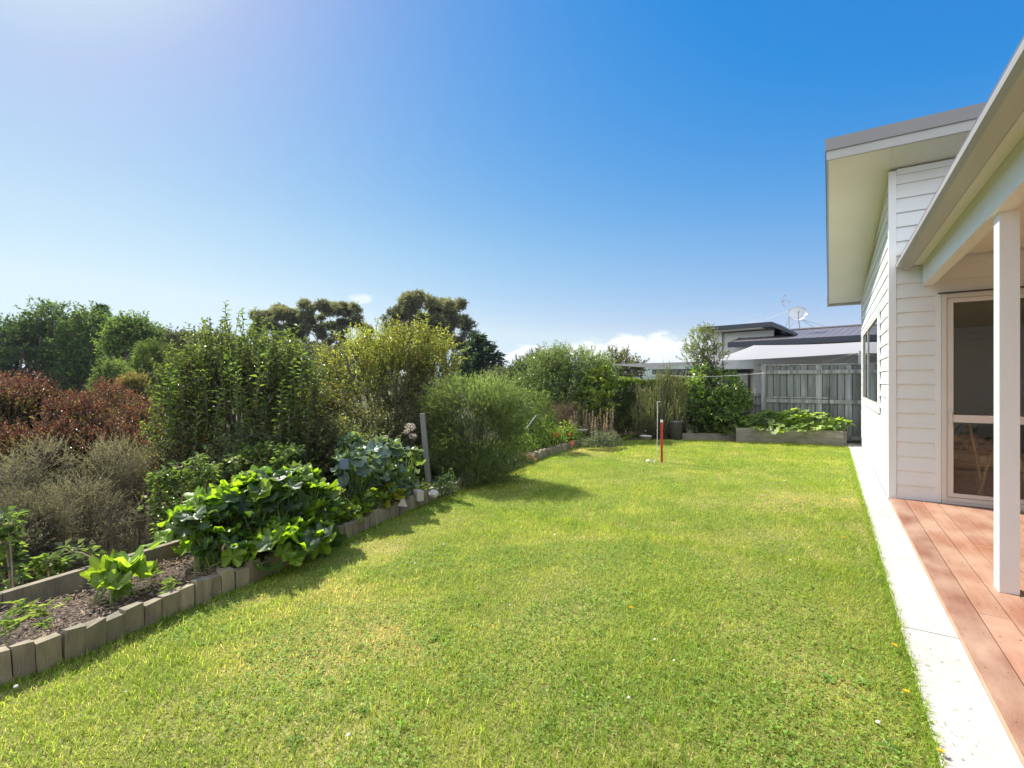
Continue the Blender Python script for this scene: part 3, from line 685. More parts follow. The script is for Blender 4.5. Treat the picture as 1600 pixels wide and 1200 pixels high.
# garden hose pipe up the fence
m = M(); xh = math.tan(azof(1296)) * (FYB - .07); m.tube([(xh, FYB - .066, .3), (xh - .01, FYB - .07, .9), (xh - .02, FYB - .066, zat(605, 1295))], .012, 6); m.build('garden_hose', surf('hose_green', (.05, .10, .07), .5)); 
bpy.data.objects['garden_hose']; tag(bpy.data.objects['garden_hose'], 'thin dark green hose hanging down the tall paling fence', 'hose')

# ------------------------------------------------------------------ raised beds at the back
def ground_x(px, y): return math.tan(azof(px)) * y
RB0, RB1 = gp(1150, 690), gp(1323, 697)
rb = thing('raised_bed', 'long raised bed of two stacked grey sleepers before the paling fence', 'raised bed', (float(RB0[0] + RB1[0]) / 2, 13.1, 0))
ang = math.atan2(RB1[1] - RB0[1], RB1[0] - RB0[0]); Lb = float(np.hypot(*(RB1 - RB0))); mx, my = (RB0 + RB1) / 2
zb = .335
m = M()
for z0, z1, c_ in ((-.05, .16, (.45, .45, .43)), (.163, zb, (.55, .55, .52))): m.box(mx - Lb / 2, mx + Lb / 2 - .06, my, my + .06, z0, z1, c_, ang, (mx, my))
m.build('front_sleepers', SLEEPER, rb)
m = M(); e1 = RB1; m.box(e1[0] - .065, e1[0] - .001, e1[1] - .01, e1[1] + .55, -.05, .17, (.42, .42, .4), ang * .0); m.box(e1[0] - .07, e1[0] + .004, e1[1] - .014, e1[1] + .55, .173, zb - .004, (.3, .3, .28)); m.build('end_sleepers', SLEEPER, rb)
m = M(); m.box(RB0[0] + .02, RB1[0] - .1, RB0[1] + .55, RB1[1] + .12, zb - .08, zb - .05); m.box(mx - Lb / 2 + .03, mx + Lb / 2 - .08, my + .05, my + .45, zb - .1, zb - .055, None, ang, (mx, my)); m.build('soil', SOIL, rb)
LB0, LB1 = gp(1066, 686), gp(1149, 687)
m = M(); ang2 = math.atan2(LB1[1] - LB0[1], LB1[0] - LB0[0]); L2 = float(np.hypot(*(LB1 - LB0))); m2x, m2y = (LB0 + LB1) / 2
m.box(m2x - L2 / 2, m2x + L2 / 2, m2y, m2y + .06, -.05, .155, (.55, .54, .5), ang2, (m2x, m2y))
tag(m.build('bed_border', SLEEPER), 'low timber border between the dark tub and the raised bed', 'border')
m = M(); m.box(m2x - L2 / 2, m2x + L2 / 2, m2y + .06, m2y + .9, -.05, .12, None, ang2, (m2x, m2y)); struct(m.build('garden_soil', SOIL))
E1 = gp(948, 692); E2 = gp(969, 690)
m = M(); ang3 = math.atan2(E2[1] - E1[1], E2[0] - E1[0]); m.box((E1[0] + E2[0]) / 2 - .19, (E1[0] + E2[0]) / 2 + .19, E1[1] - .05, E1[1] + .03, -.05, .27, (.62, .58, .5), ang3)
m.box((E1[0] + E2[0]) / 2 - .3, (E1[0] + E2[0]) / 2 - .2, E1[1] - .08, E1[1] - .01, -.05, .2, (.5, .46, .4), ang3)
tag(m.build('bed_end_board', EDGE), 'tall pale timber board closing the flower bed beside the hedge', 'board')

# ------------------------------------------------------------------ things in the garden
c = gp(1056, 687); tub = thing('plant_tub', 'tall charcoal plastic tub under the rosemary bush', 'tub', (c[0], c[1], 0))
m = M(); m.lathe((c[0], c[1], 0), [(0, 0), (.13, 0), (.155, .42), (.172, .43), (.175, .48), (.16, .48), (.15, .42), (0, .42)], 24); m.build('tub_body', CHAR, tub, True)
m = M(); m.lathe((c[0], c[1], 0), [(0, .423), (.149, .423)], 20); m.build('soil', SOIL, tub)
c = gp(1009, 688); tr = thing('planter_dish', 'shallow pale grey planter dish at the hedge foot', 'planter', (c[0], c[1], 0))
m = M(); m.lathe((c[0], c[1], 0), [(0, 0), (.10, 0), (.14, .1), (.15, .1), (.15, .12), (.13, .12), (.1, .05), (0, .05)], 20); m.build('dish_body', STONE, tr, True)
q = pt(1078, 671, 12.6); m = M(); m.ball((q[0], q[1], .22), (.11, .09, .115), None, 12, 8, .1, 3); m.ball((q[0] + .07, q[1] - .05, .26), (.05, .045, .05), None, 8, 6, .08, 4)
tag(m.build('garden_stone', STONE), 'rounded tan stone ornament on the low border beside the tub', 'stone')
q = pt(1112, 675, 12.55); pt_ = thing('flower_pot', 'small terracotta pot standing behind the low timber border', 'pot', (q[0], q[1], .12))
m = M(); m.lathe((q[0], q[1], .12), [(0, 0), (.06, 0), (.085, .13), (.095, .13), (.095, .16), (.08, .16), (.075, .1), (0, .1)], 18); m.build('pot_body', TERRA, pt_, True)
m = M(); n = 60; a = R.uniform(0, 2 * PI, n); D = unit(np.stack([np.cos(a), np.sin(a), R.uniform(.1, 1, n)], 1)); m.leaves(np.array([q[0], q[1], .26]) + D * R.uniform(0, .1, n)[:, None], D, R.normal(size=(n, 3)), .07, .04, np.array([.12, .2, .04]) * R.uniform(.7, 1.3, n)[:, None]); m.build('foliage', LEAF, pt_)
q = pt(1102, 668, 12.7); m = M(); m.lathe((q[0], q[1], .12), [(0, 0), (.05, 0), (.07, .12), (.075, .12), (.07, .13), (.06, .12), (0, .1)], 14); tag(m.build('plant_pot', HOUSEWHITE, None, True), 'small white pot in shade behind the low timber border', 'pot')
# swingball set: red tube, black upper pole, tethered ball
Y0 = 8.69; b0 = gp(1034, 723); zt, zr = zz(606, Y0), zz(657, Y0)
sw = thing('swingball_pole', 'red tube with slim black upper pole standing in the lawn', 'pole', (b0[0], b0[1], 0))
m = M(); m.tube([(b0[0], b0[1], -.02), (b0[0], b0[1], zr)], .021, 14); m.build('lower_tube', RED, sw, True)
m = M(); m.tube([(b0[0], b0[1], zr - .03), (b0[0], b0[1], zr + .012)], .0225, 14); m.build('collar', TRIM, sw, True)
m = M(); m.tube([(b0[0], b0[1], zr), (b0[0] - .004, b0[1], zt)], .013, 10)
hel = [(b0[0] + .021 * math.cos(a), b0[1] + .021 * math.sin(a), zt - .22 + .2 * a / (10 * PI)) for a in np.linspace(0, 10 * PI, 60)]
m.tube(hel, .0035, 5); m.build('upper_pole', BLACK, sw, True)
bl = gp(1013, 721, .034); z1 = zz(628, Y0); xl_, yl_ = cw(1027.5, Y0 - .02)
ball = thing('tether_ball', 'pale yellow tether ball lying on the lawn beside the red pole', 'ball', (bl[0], bl[1], 0))
m = M(); m.ball((bl[0], bl[1], .036), .036, None, 18, 12); m.build('ball', BALL, ball, True)
xm, ym = cw(1026.5, Y0 - .05)
m = M(); m.tube([(b0[0] - .02, b0[1], z1 + .004), (xl_ - .02, yl_, z1), (xl_, yl_, z1 - .02), (xl_ - .004, yl_, z1 - .5), (xm, ym, .19), (xm - .03, ym - .01, .06), (bl[0] + .1, bl[1] + .04, .035), (bl[0] + .02, bl[1] + .01, .04)], .0052, 6); m.build('tether', STRING, ball)
# block, stones, tags in the vegetable bed
q = gp(652, 775, .16); m = M(); m.box(q[0] - .08, q[0] + .03, q[1] - .0, q[1] + .08, .1, .215, None, -.3); tag(m.build('concrete_block', BLOCK), 'pale concrete block on the edging beside the leaning post', 'block')
q = gp(676, 772, .16); m = M(); m.ball((q[0] - .03, q[1] + .05, .15), (.06, .05, .045), None, 12, 8, .12, 9); tag(m.build('garden_stone', STONE), 'grey rounded rock at the foot of the leaning post', 'stone')
q = gp(627, 790, .16); m = M(); m.hexa([(q[0] - .05, q[1], .15), (q[0] + .05, q[1] + .02, .15), (q[0] - .05, q[1] + .03, .15), (q[0] + .05, q[1] + .04, .15), (q[0] - .012, q[1] + .005, .22), (q[0] + .01, q[1] + .02, .225), (q[0] - .012, q[1] + .02, .22), (q[0] + .01, q[1] + .03, .225)]); tag(m.build('stone_shard', BLOCK), 'small pointed white stone on the edging among the vegetables', 'stone')
q = pt(538, 770, 4.85); qt = pt(538, 728, 4.85); mk_ = thing('plant_marker', 'blue-grey square plate on a thin stake among the vegetables', 'marker', (q[0], q[1], .1))
m = M(); m.tube([(q[0], q[1], .08), (q[0], q[1], qt[2])], .005, 6); m.build('stake', BARK, mk_)
m = M(); m.box(q[0] - .05, q[0] + .05, q[1] - .006, q[1] + .006, qt[2] - .03, qt[2] + .07, None, YAW - .3); m.build('plate', surf('slate_blue', (.10, .14, .19), .6), mk_)
# bird bath
q = gp(903, 688, .1); zbb = zz(672, float(-q[0] * SN + q[1] * CS)); bb_ = thing('bird_bath', 'shallow pale stone dish raised among the marigolds and dried spikes', 'bird bath', (q[0], q[1] + .15, .1))
m = M(); m.lathe((q[0], q[1] + .15, .1), [(0, 0), (.11, 0), (.1, .03), (.05, .06), (.05, zbb - .16)], 16); m.build('pedestal', STONE, bb_, True)
m = M(); m.lathe((q[0], q[1] + .15, zbb), [(0, -.06), (.1, -.055), (.17, -.01), (.18, .02), (.165, .022), (.1, -.02), (0, -.025)], 20); m.build('bowl', STONE, bb_, True)
q0, q1 = pt(822, 670, 9.6), pt(838, 649, 9.7); m = M(); m.tube([q0, q1], .008, 6); tag(m.build('garden_stake', surf('blue_stake', (.35, .45, .52), .4)), 'slanting pale blue stake behind the flower bed', 'stake')

# ------------------------------------------------------------------ neighbouring house beyond the fence
O = cw(1142, 15.93); u = np.array([.727 * CS + .686 * SN, .727 * SN - .686 * CS]); v = np.array([.686 * CS - .727 * SN, .686 * SN + .727 * CS])
def NB(a, b, z): q = O + u * a + v * b; return np.array([q[0], q[1], z])
def nbox(m, a0, a1, b0, b1, z0, z1, c=None): m.hexa([NB(a, b, z) for z in (z0, z1) for b in (b0, b1) for a in (a0, a1)], c)
nh = thing('neighbour_house', 'grey neighbouring house with dark corrugated roof behind the paling fence', 'house', tuple(NB(3, 3, 0)))
ze = zz(536, 15.93); zr = zz(521, 17.53); ND = 2.2; NW = 12
# corrugated roof plane
m = M(); na = 200; prof = np.linspace(0.0, NW, na * 4 + 1); wv = .012 * np.abs(np.sin(prof / .19 * PI)) ** 4
V = []
for b, z in ((-.04, ze + .0), (ND, zr)):
    V += [NB(p_, b, z + w_ + .012) for p_, w_ in zip(prof, wv)]
k = len(prof); m.add(V, quad=[[i, i + 1, k + i + 1, k + i] for i in range(k - 1)])
nbox(m, 0, NW, ND, ND + .02, zr - .5, zr); 
m.hexa([NB(0, ND, zr - .05), NB(NW, ND, zr - .05), NB(0, ND + 4, zr - .8), NB(NW, ND + 4, zr - .8), NB(0, ND, zr), NB(NW, ND, zr), NB(0, ND + 4, zr - .75), NB(NW, ND + 4, zr - .75)])
nroof = m.build('roof', ROOF, nh, True)
m = M(); m.tube([NB(-.02, ND, zr + .03), NB(NW, ND, zr + .03)], .05, 8); m.build('ridge_cap', ROOF, nroof)
m = M(); nbox(m, -.05, NW, -.17, -.045, ze - .15, ze + .02); nbox(m, -.05, 0, -.04, .0, ze - .15, ze); m.hexa([NB(-.05, 0, ze - .12), NB(0, 0, ze - .12), NB(-.05, ND, zr - .12), NB(0, ND, zr - .12), NB(-.05, 0, ze + .03), NB(0, 0, ze + .03), NB(-.05, ND, zr + .04), NB(0, ND, zr + .04)]); m.build('gutter', DKFASC, nroof)
m = M(); nbox(m, 0, NW, -.04, .5, ze - .13, ze - .11); m.build('soffit', CREAM, nroof)
# grey wall right of the recess, boarded
def npx(px, b):   # local run where the line of sight at a photo column meets the plane set back by b
    o = O + v * b; tan = math.tan(azof(px)); return float((tan * o[1] - o[0]) / (u[0] - tan * u[1]))
aw = npx(1178, .45)
m = M(); z = -.2
while z < ze - .13:
    m.hexa([NB(aw, .432, z), NB(NW, .432, z), NB(aw, .5, z), NB(NW, .5, z), NB(aw, .446, z + .168), NB(NW, .446, z + .168), NB(aw, .5, z + .168), NB(NW, .5, z + .168)]); z += .17
m.build('wall', GREYBOARD, nh)
m = M(); nbox(m, npx(1118, 1.45), aw - .002, 1.45, 1.6, -.2, 2.62); nbox(m, aw, aw + .12, .51, 1.6, -.2, ze - .15); m.build('recess_wall', BEIGE, nh)
a0, a1 = npx(1128, 1.42), npx(1172, 1.42); zw1 = zz(579, 16.6); 
m = M(); nbox(m, a0, a1, 1.38, 1.448, zw1 - .07, zw1 + .02); nbox(m, a1 - .07, a1, 1.38, 1.448, .0, zw1 - .07); nbox(m, (a0 + a1) / 2 - .02, (a0 + a1) / 2 + .02, 1.40, 1.448, .0, zw1 - .07); wn = m.build('window', DKFASC, nh)
m = M(); nbox(m, a0, a1 - .07, 1.43, 1.445, 0, zw1 - .07); m.build('curtain', CURT, wn)
# upper block with its flat dark roof
up = [npx(1093, .37), npx(1206, .37)]; zu = 3.36
m = M(); nbox(m, up[0], up[1], .37, .42, zu - .13, zu + .02); m.hexa([NB(up[0], .42, zu - .1), NB(up[1], .42, zu - .1), NB(up[0], 4.5, zu - .2), NB(up[1], 4.5, zu - .75), NB(up[0], .42, zu + .015), NB(up[1], .42, zu + .015), NB(up[0], 4.5, zu + .1), NB(up[1], 4.5, zu - .45)])
m.hexa([NB(up[1], .37, zu - .13), NB(up[1] + .55, .6, zu - .42), NB(up[1], 1.5, zu - .2), NB(up[1] + .6, 2.0, zu - .5), NB(up[1], .37, zu + .02), NB(up[1] + .55, .6, zu - .33), NB(up[1], 1.5, zu + .0), NB(up[1] + .6, 2.0, zu - .4)])
uro = m.build('upper_roof', DKFASC, nh)
m = M(); nbox(m, up[0] + .03, up[1] - .3, .43, .95, zu - .16, zu - .135); m.build('soffit', CREAM, uro)
ac = npx(1129, .9)
m = M(); nbox(m, up[0] + .28, ac, .82, .90, 0, zu - .165); nbox(m, ac, up[1] - .1, .97, 1.04, 1.9, zu - .165); nbox(m, up[0] + .28, up[0] + .36, .9, 4, 0, zu - .165); m.build('upper_wall', HOUSEWHITE, nh)
# wall lamp on the grey wall
al = npx(1191, .43); zl = zz(575, 15.6)
lm = thing('wall_lamp', 'small dark lantern on the grey wall beside the fence post', 'lamp', tuple(NB(al, .36, zl)))
m = M(); nbox(m, al - .06, al + .06, .40, .425, zl - .09, zl + .12); nbox(m, al - .075, al + .075, .27, .40, zl + .09, zl + .115); nbox(m, al - .06, al + .06, .28, .4, zl - .1, zl - .085); m.build('lantern_frame', BLACK, lm)
m = M(); nbox(m, al - .045, al + .045, .29, .39, zl - .085, zl + .09); m.build('lamp_glass', surf('frosted_glass', (.6, .5, .36), .3), lm)
# satellite dish
rd = 15.6
dq = pt(1246.5, 490, rd); dn = thing('satellite_dish', 'round grey satellite dish on a pole above the corrugated roof', 'satellite dish', tuple(pt(1250, 513, rd)))
ax = unit(np.array([.13, -.86, .38])); e1 = unit(np.cross(ax, [0, 0, 1.])); e2 = np.cross(e1, ax); Rd = 12.6 * rd / F
m = M(); V = []; nr, na_ = 7, 36
for s_ in (0, 1):
    for i in range(nr + 1):
        r_ = Rd * i / nr
        for j in range(na_): an = 2 * PI * j / na_; V.append(dq + (e1 * math.cos(an) + e2 * math.sin(an)) * r_ + ax * (.085 * (i / nr) ** 2 - .085 - s_ * .012))
k = (nr + 1) * na_; Q = [[s_ * k + i * na_ + j, s_ * k + i * na_ + (j + 1) % na_, s_ * k + (i + 1) * na_ + (j + 1) % na_, s_ * k + (i + 1) * na_ + j] for s_ in (0, 1) for i in range(nr) for j in range(na_)]
Q += [[nr * na_ + j, nr * na_ + (j + 1) % na_, k + nr * na_ + (j + 1) % na_, k + nr * na_ + j] for j in range(na_)]
m.add(V, quad=Q); m.build('reflector', DISHM, dn, True)
m = M(); m.tube([dq + (e1 * math.cos(a) + e2 * math.sin(a)) * Rd for a in np.linspace(0, 2 * PI, 33)], .008, 5); m.build('rim', METAL, dn)
lnb = dq + ax * .26 + e2 * -.07; m = M(); m.tube([dq - e2 * Rd * .9, lnb], .012, 6); m.ball(lnb, .03, None, 8, 6); m.tube([lnb, lnb - ax * .07], .022, 8); m.build('feed_arm', METAL, dn)
m = M(); m.tube([pt(1250, 514, rd), pt(1248, 502, rd), dq - ax * .1], .018, 8)
m.tube([pt(1252, 499, rd), pt(1271, 511, rd)], .007, 5); m.tube([pt(1252, 499, rd), pt(1288, 509, rd - .3)], .007, 5); m.build('mount', METAL, dn)
# television aerial
an_ = thing('tv_aerial', 'slim television aerial mast beside the satellite dish', 'aerial', tuple(pt(1233, 514, rd + .2)))
m = M(); Ya = rd + .2; m.tube([pt(1233, 516, Ya), pt(1232.5, 467, Ya)], .014, 7); m.tube([pt(1232.5, 486, Ya), pt(1188, 503, Ya + .8)], .006, 5); m.tube([pt(1233, 500, Ya), pt(1226, 514, Ya + .3)], .006, 5); m.tube([pt(1233, 512, Ya), pt(1241, 503, Ya - .2)], .005, 5); m.build('mast', METAL, an_)
m = M(); m.tube([pt(1233.5, 470, Ya), pt(1221, 470, Ya)], .01, 6); m.ball(pt(1232.5, 470, Ya), .03, None, 8, 6); m.ball(pt(1223, 470, Ya), (.05, .03, .025), None, 8, 6)
m.tube([pt(1222, 470, Ya), pt(1225, 461, Ya - .1)], .006, 5); m.tube([pt(1222, 470, Ya), pt(1224, 478, Ya + .1)], .006, 5); m.tube([pt(1225, 460.5, Ya), pt(1228, 462.5, Ya)], .011, 6); m.tube([pt(1223.5, 477.5, Ya), pt(1226.5, 479.5, Ya)], .011, 6); m.build('antenna', METAL, an_)
# shade sail
sailc = [pt(946, 569, 13.4), pt(1178, 539.5, 15.2), pt(1420, 529, 12.6), pt(1420, 546, 11.9)]
A_, B_, C_, D_ = sailc; NI, NJ = 30, 8; V = []
for i in range(NI + 1):
    s_ = i / NI
    # far edge A->B->C and near edge A->D, both bowed inwards
    if s_ < .5: k_ = s_ / .5; far = A_ + (B_ - A_) * k_ + np.array([0, 0, -.34]) * math.sin(PI * k_) ** 1.0
    else: k_ = (s_ - .5) / .5; far = B_ + (C_ - B_) * k_ + np.array([0, 0, -.05]) * math.sin(PI * k_)
    near = A_ + (D_ - A_) * s_; near = near + np.array([0, 0, -.06]) * math.sin(PI * s_)
    for j in range(NJ + 1): f_ = j / NJ; V.append(far + (near - far) * f_ + np.array([0, 0, -.05]) * math.sin(PI * f_) * math.sin(PI * s_))
m = M(); m.add(V, quad=[[i * (NJ + 1) + j, i * (NJ + 1) + j + 1, (i + 1) * (NJ + 1) + j + 1, (i + 1) * (NJ + 1) + j] for i in range(NI) for j in range(NJ)], cq=(.40, .40, .41))
ss = m.build('shade_sail', SAIL, None, True); tag(ss, 'white shade sail stretched in front of the neighbouring house', 'shade sail')
sp = cw(946, 13.4); m = M(); m.tube([(sp[0], sp[1], -.5), (sp[0], sp[1], zz(567, 13.4))], .04, 8); tag(m.build('sail_post', METAL), 'metal post holding the left tip of the shade sail', 'post')
# washing line post and lines
q = pt(1344, 548, 11.95); cl = thing('clothesline', 'white washing line post with two slanting lines behind the fence', 'clothesline', (q[0], q[1], 0))
m = M(); m.box(q[0] - .03, q[0] + .03, q[1] - .03, q[1] + .03, -.1, q[2] + .0); m.build('line_post', TRIM, cl)
m = M(); m.tube([q + [0, 0, -.03], pt(1284, 567, 12.6)], .006, 5); m.tube([q + [0, 0, -.05], pt(1322, 566, 12.8)], .006, 5); m.build('line', STRING, cl)
q0, q1 = pt(1048, 587, 12.6), pt(1196, 582.5, 11.85); m = M(); m.tube([q0 + (q1 - q0) * s_ + np.array([0, 0, -.05 * math.sin(PI * s_)]) for s_ in np.linspace(0, 1, 12)], .006, 5); tag(m.build('wire', STRING), 'thin pale wire running from the fence post past the small tree', 'wire')
# low dark-roofed building further left
def lowb():
    o = thing('neighbour_shed', 'low dark building with flat eave beyond the hedge', 'shed', tuple(pt(1060, 600, 24)))
    p0, p1 = pt(1019, 578, 25), pt(1100, 577, 23.5); d = unit(p1 - p0); nn = np.array([-d[1], d[0], 0]); m = M()
    z0, z1 = p0[2] - .22, p0[2] + .03
    def hx(a, b, c0, c1, za, zb): return [p0 * [1, 1, 0] + d * [1, 1, 0] * x_ + nn * y_ + np.array([0, 0, z_]) for z_ in (za, zb) for y_ in (c0, c1) for x_ in (a, b)]
    m.hexa(hx(0, 7, 0, 5, z0, z1)); m.build('roof', DKFASC, o)
    m = M(); m.hexa(hx(.5, 7, .5, 4.6, -3, z0)); m.build('wall', surf('brown_wall', (.09, .075, .07), .7), o)
lowb()
# far hills
def hills(name, px0, px1, Y, prof, thick):
    xs = np.linspace(px0, px1, 60); V = []
    for k_ in (0, 1, 2):
        for p_ in xs:
            yy = Y + thick * (0, .5, 1)[k_]; h_ = np.interp(p_, *zip(*prof)); q = cw(p_, yy)
            z_ = zz(h_ + 1.6 * math.sin(p_ * .11) + .8 * math.sin(p_ * .31), Y) if k_ == 1 else -12
            V.append((q[0], q[1], z_))
    n = len(xs); m = M(); m.add(V, quad=[[k_ * n + i, k_ * n + i + 1, (k_ + 1) * n + i + 1, (k_ + 1) * n + i] for k_ in (0, 1) for i in range(n - 1)]); struct(m.build(name, HILL, None, True))
hills('hills', 400, 1500, 1150, [(400, 588), (700, 585), (780, 578), (900, 580), (980, 576), (1040, 566), (1120, 563), (1300, 572), (1500, 585)], 300)
hills('hills', 900, 1500, 620, [(900, 594), (1000, 590), (1040, 583), (1090, 575), (1200, 572), (1500, 588)], 160)
# the air between here and the far hills
m = M(); m.box(-2700, 2700, -700, 3900, -9.2, 84)
hm, ht = nt('haze_air'); pv = nd(ht, 'ShaderNodeVolumePrincipled'); pv.inputs['Color'].default_value = (.80, .88, 1, 1); pv.inputs['Density'].default_value = .00022; pv.inputs['Anisotropy'].default_value = .25
ho = nd(ht, 'ShaderNodeOutputMaterial'); ht.links.new(pv.outputs[0], ho.inputs['Volume']); hm.cycles.homogeneous_volume = True
hz_ = m.build('haze', hm); hz_['kind'] = 'stuff'; tag(hz_, 'thin pale haze softening the far hills', 'haze')
# ------------------------------------------------------------------ plants
def lobes_of(spec, Y, flat=1.0):
    """(column, row, half width, half height, extra distance) in photo pixels -> centres and radii in metres"""
    L = []
    for s in spec:
        px, py, rx, ry = s[:4]; y_ = Y + (s[4] if len(s) > 4 else 0); k = y_ / F
        L.append(np.concatenate([pt(px, py, y_), [rx * k, rx * k * flat, ry * k]]))
    return np.array(L)
def pick(rng, n, pal, jit=.25):
    w = np.array([p[1] for p in pal], float); i = rng.choice(len(pal), n, p=w / w.sum())
    c = np.array([p[0] for p in pal])[i]
    return c * (1 + jit * rng.normal(size=(n, 1)).clip(-2, 2)) .clip(.25, 2)
def crown(rng, L, ntw, tl, nl, ll, lw, pal, out_=.8, up=.5, rnd=.5, shell=.45, hole=.0, hs=3.0, spread=.9, toppal=None, topz=.6, fold=.22, droop=.15, twigr=.0025, hang=0, twc=(.5, .47, .42), jit=.25, mf=None, mt=None, uplight=.35, deepcut=True):
    mf = mf or M(); mt = mt or M()
    wgt = (L[:, 3] * L[:, 4] + L[:, 3] * L[:, 5] + L[:, 4] * L[:, 5]); i = rng.choice(len(L), ntw, p=wgt / wgt.sum())
    d = unit(rng.normal(size=(ntw, 3))); r = 1 - shell * rng.random(ntw) ** 1.6
    P = L[i, :3] + d * r[:, None] * L[i, 3:6]
    deep = np.zeros(ntw, bool)                     # drop twigs buried deep inside another lobe
    for j in range(len(L)):
        q = (((P - L[j, :3]) / L[j, 3:6]) ** 2).sum(1); deep |= (q < (1 - shell) ** 2) & (i != j)
    keep = ~deep if deepcut else np.ones(ntw, bool)
    if hole: keep &= (N1(P, hs) + .6 * N2(P, hs * 2.2) > -1.6 + hole * 1.6) | (rng.random(ntw) < .12)
    P, d, i = P[keep], d[keep], i[keep]; n = len(P)
    D = unit(unit(d / L[i, 3:6]) * out_ + np.array([0, 0, 1.]) * up + rng.normal(size=(n, 3)) * rnd)
    tL = tl * rng.uniform(.55, 1.35, n)
    mt.twigs(P - D * tL[:, None] * .3, P + D * tL[:, None], twigr, twigr * .5, np.array(twc) * rng.uniform(.7, 1.25, (n, 1)))
    k = np.repeat(np.arange(n), nl); N_ = len(k); uu = (np.tile(np.arange(nl), n) + rng.random(N_)) / nl * 1.05
    axis = D[k]; pr = unit(np.cross(axis, rng.normal(size=(N_, 3)))); sp = spread * rng.uniform(.6, 1.3, N_)[:, None]
    ld = unit(axis * np.cos(sp) + pr * np.sin(sp) + np.array([0, 0, -hang]))
    B = P[k] + axis * (tL[k] * uu)[:, None]
    U = unit(np.array([0, 0, 1.]) * uplight + axis * .6 + rng.normal(size=(N_, 3)) * .45)
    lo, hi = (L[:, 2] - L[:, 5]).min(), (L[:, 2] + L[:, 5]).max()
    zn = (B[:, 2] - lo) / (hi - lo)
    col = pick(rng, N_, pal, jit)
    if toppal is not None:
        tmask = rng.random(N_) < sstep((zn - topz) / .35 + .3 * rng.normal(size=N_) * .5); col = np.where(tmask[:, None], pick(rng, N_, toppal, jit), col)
    col = col * (1 + .22 * N3(P, 1.7 / max(.3, L[:, 3].mean())).clip(-1.2, 1.2))[k][:, None]
    mf.leaves(B, ld, U, ll * rng.uniform(.6, 1.25, N_), lw * rng.uniform(.7, 1.2, N_), col.clip(.004, .9), fold, droop)
    return mf, mt, P, D
def limbs(rng, m, base, targets, r0, wob=.1, c=(.5, .5, .5), sides=6, n=7, r1=.25, lift=.55):
    for tg in targets:
        b = np.array(base) + rng.normal(size=3) * [r0 * .6, r0 * .6, 0]; s = np.linspace(0, 1, n)[:, None]
        ctl = b + (tg - b) * np.array([.3, .3, lift]) + rng.normal(size=3) * wob * np.linalg.norm(tg - b)
        p = (1 - s) ** 2 * b + 2 * s * (1 - s) * ctl + s ** 2 * tg
        p[1:-1] += rng.normal(size=(n - 2, 3)) * wob * .2 * np.linalg.norm(tg - b)
        m.tube(p, np.linspace(r0, r0 * r1, n), sides, c, False)
def shrub(kind, label, cat, Y, spec, base_px, seed, leafname='foliage', mat=None, group=None, r0=.02, nlimb=14, flat=1.0, barkmat=None, base_z=None, trunk='stems', limbc=(.5, .48, .45), lw_=.12, **kw):
    rng = np.random.default_rng(seed); L = lobes_of(spec, Y, flat)
    b = cw(base_px, Y); bz = float(T(b[0], b[1])) if base_z is None else base_z
    o = thing(kind, label, cat, (float(b[0]), float(b[1]), bz), group)
    mf, mt, P, D = crown(rng, L, **kw)
    tg = P[rng.choice(len(P), min(nlimb, len(P)), replace=False)] if nlimb else []
    limbs(rng, mt, (b[0], b[1], bz - .05), list(L[:, :3]) + list(tg), r0, lw_, limbc)
    mf.build(leafname, mat or LEAF, o); mt.build(trunk, barkmat or BARK, o)
    return o
G = lambda *a: np.array(a)
OLV, DKG, MID, LT, YEL = (.08, .105, .035), (.04, .07, .026), (.075, .13, .032), (.15, .21, .05), (.25, .26, .04)

# --- far trees on the other side of the valley
far = [  # column, lobes, distance, palette, seed, label
 ('dark_tree', 'large dark green tree rising at the far left edge', -12, [(-18, 545, 38, 45), (10, 560, 30, 50), (-8, 600, 40, 40)], 36, [(DKG, 2), (MID, 1)], 31, .24),
 ('dark_tree', 'broad dark green tree with an airy top left of the small conifer', 70, [(50, 530, 30, 30), (80, 505, 26, 26), (92, 545, 42, 38), (45, 575, 45, 45), (100, 590, 50, 40), (20, 525, 18, 18)], 39, [(DKG, 1), (MID, 2), (OLV, 1)], 32, .24),
 ('dark_tree', 'dark rounded tree just right of the airy-topped one', 150, [(140, 515, 28, 26), (165, 530, 32, 30), (130, 565, 38, 45), (185, 560, 38, 45), (160, 600, 55, 35)], 38, [(DKG, 1), (MID, 2.4)], 33, .22),
 ('dark_tree', 'yellowish green tree with rounded top right of the dark trees', 212, [(208, 522, 22, 18), (220, 545, 22, 28), (195, 550, 22, 30)], 34, [(LT, 1.4), (MID, 2)], 34, .2)]
for kd, lb, bx, spec, Y, pal, sd, ls in far:
    shrub(kd, lb, 'tree', Y, spec, bx, sd, 'crown', MATTE, None, .22, 26, 1, BARK, None, 'trunk', (.4, .4, .4), .1, ntw=2600, tl=.8, nl=11, ll=ls, lw=ls * .6, pal=pal, out_=.8, up=.25, rnd=.6, shell=.55, hole=.32, hs=.75, twigr=.014, toppal=[(MID, 2), (LT, 1)], topz=.75)
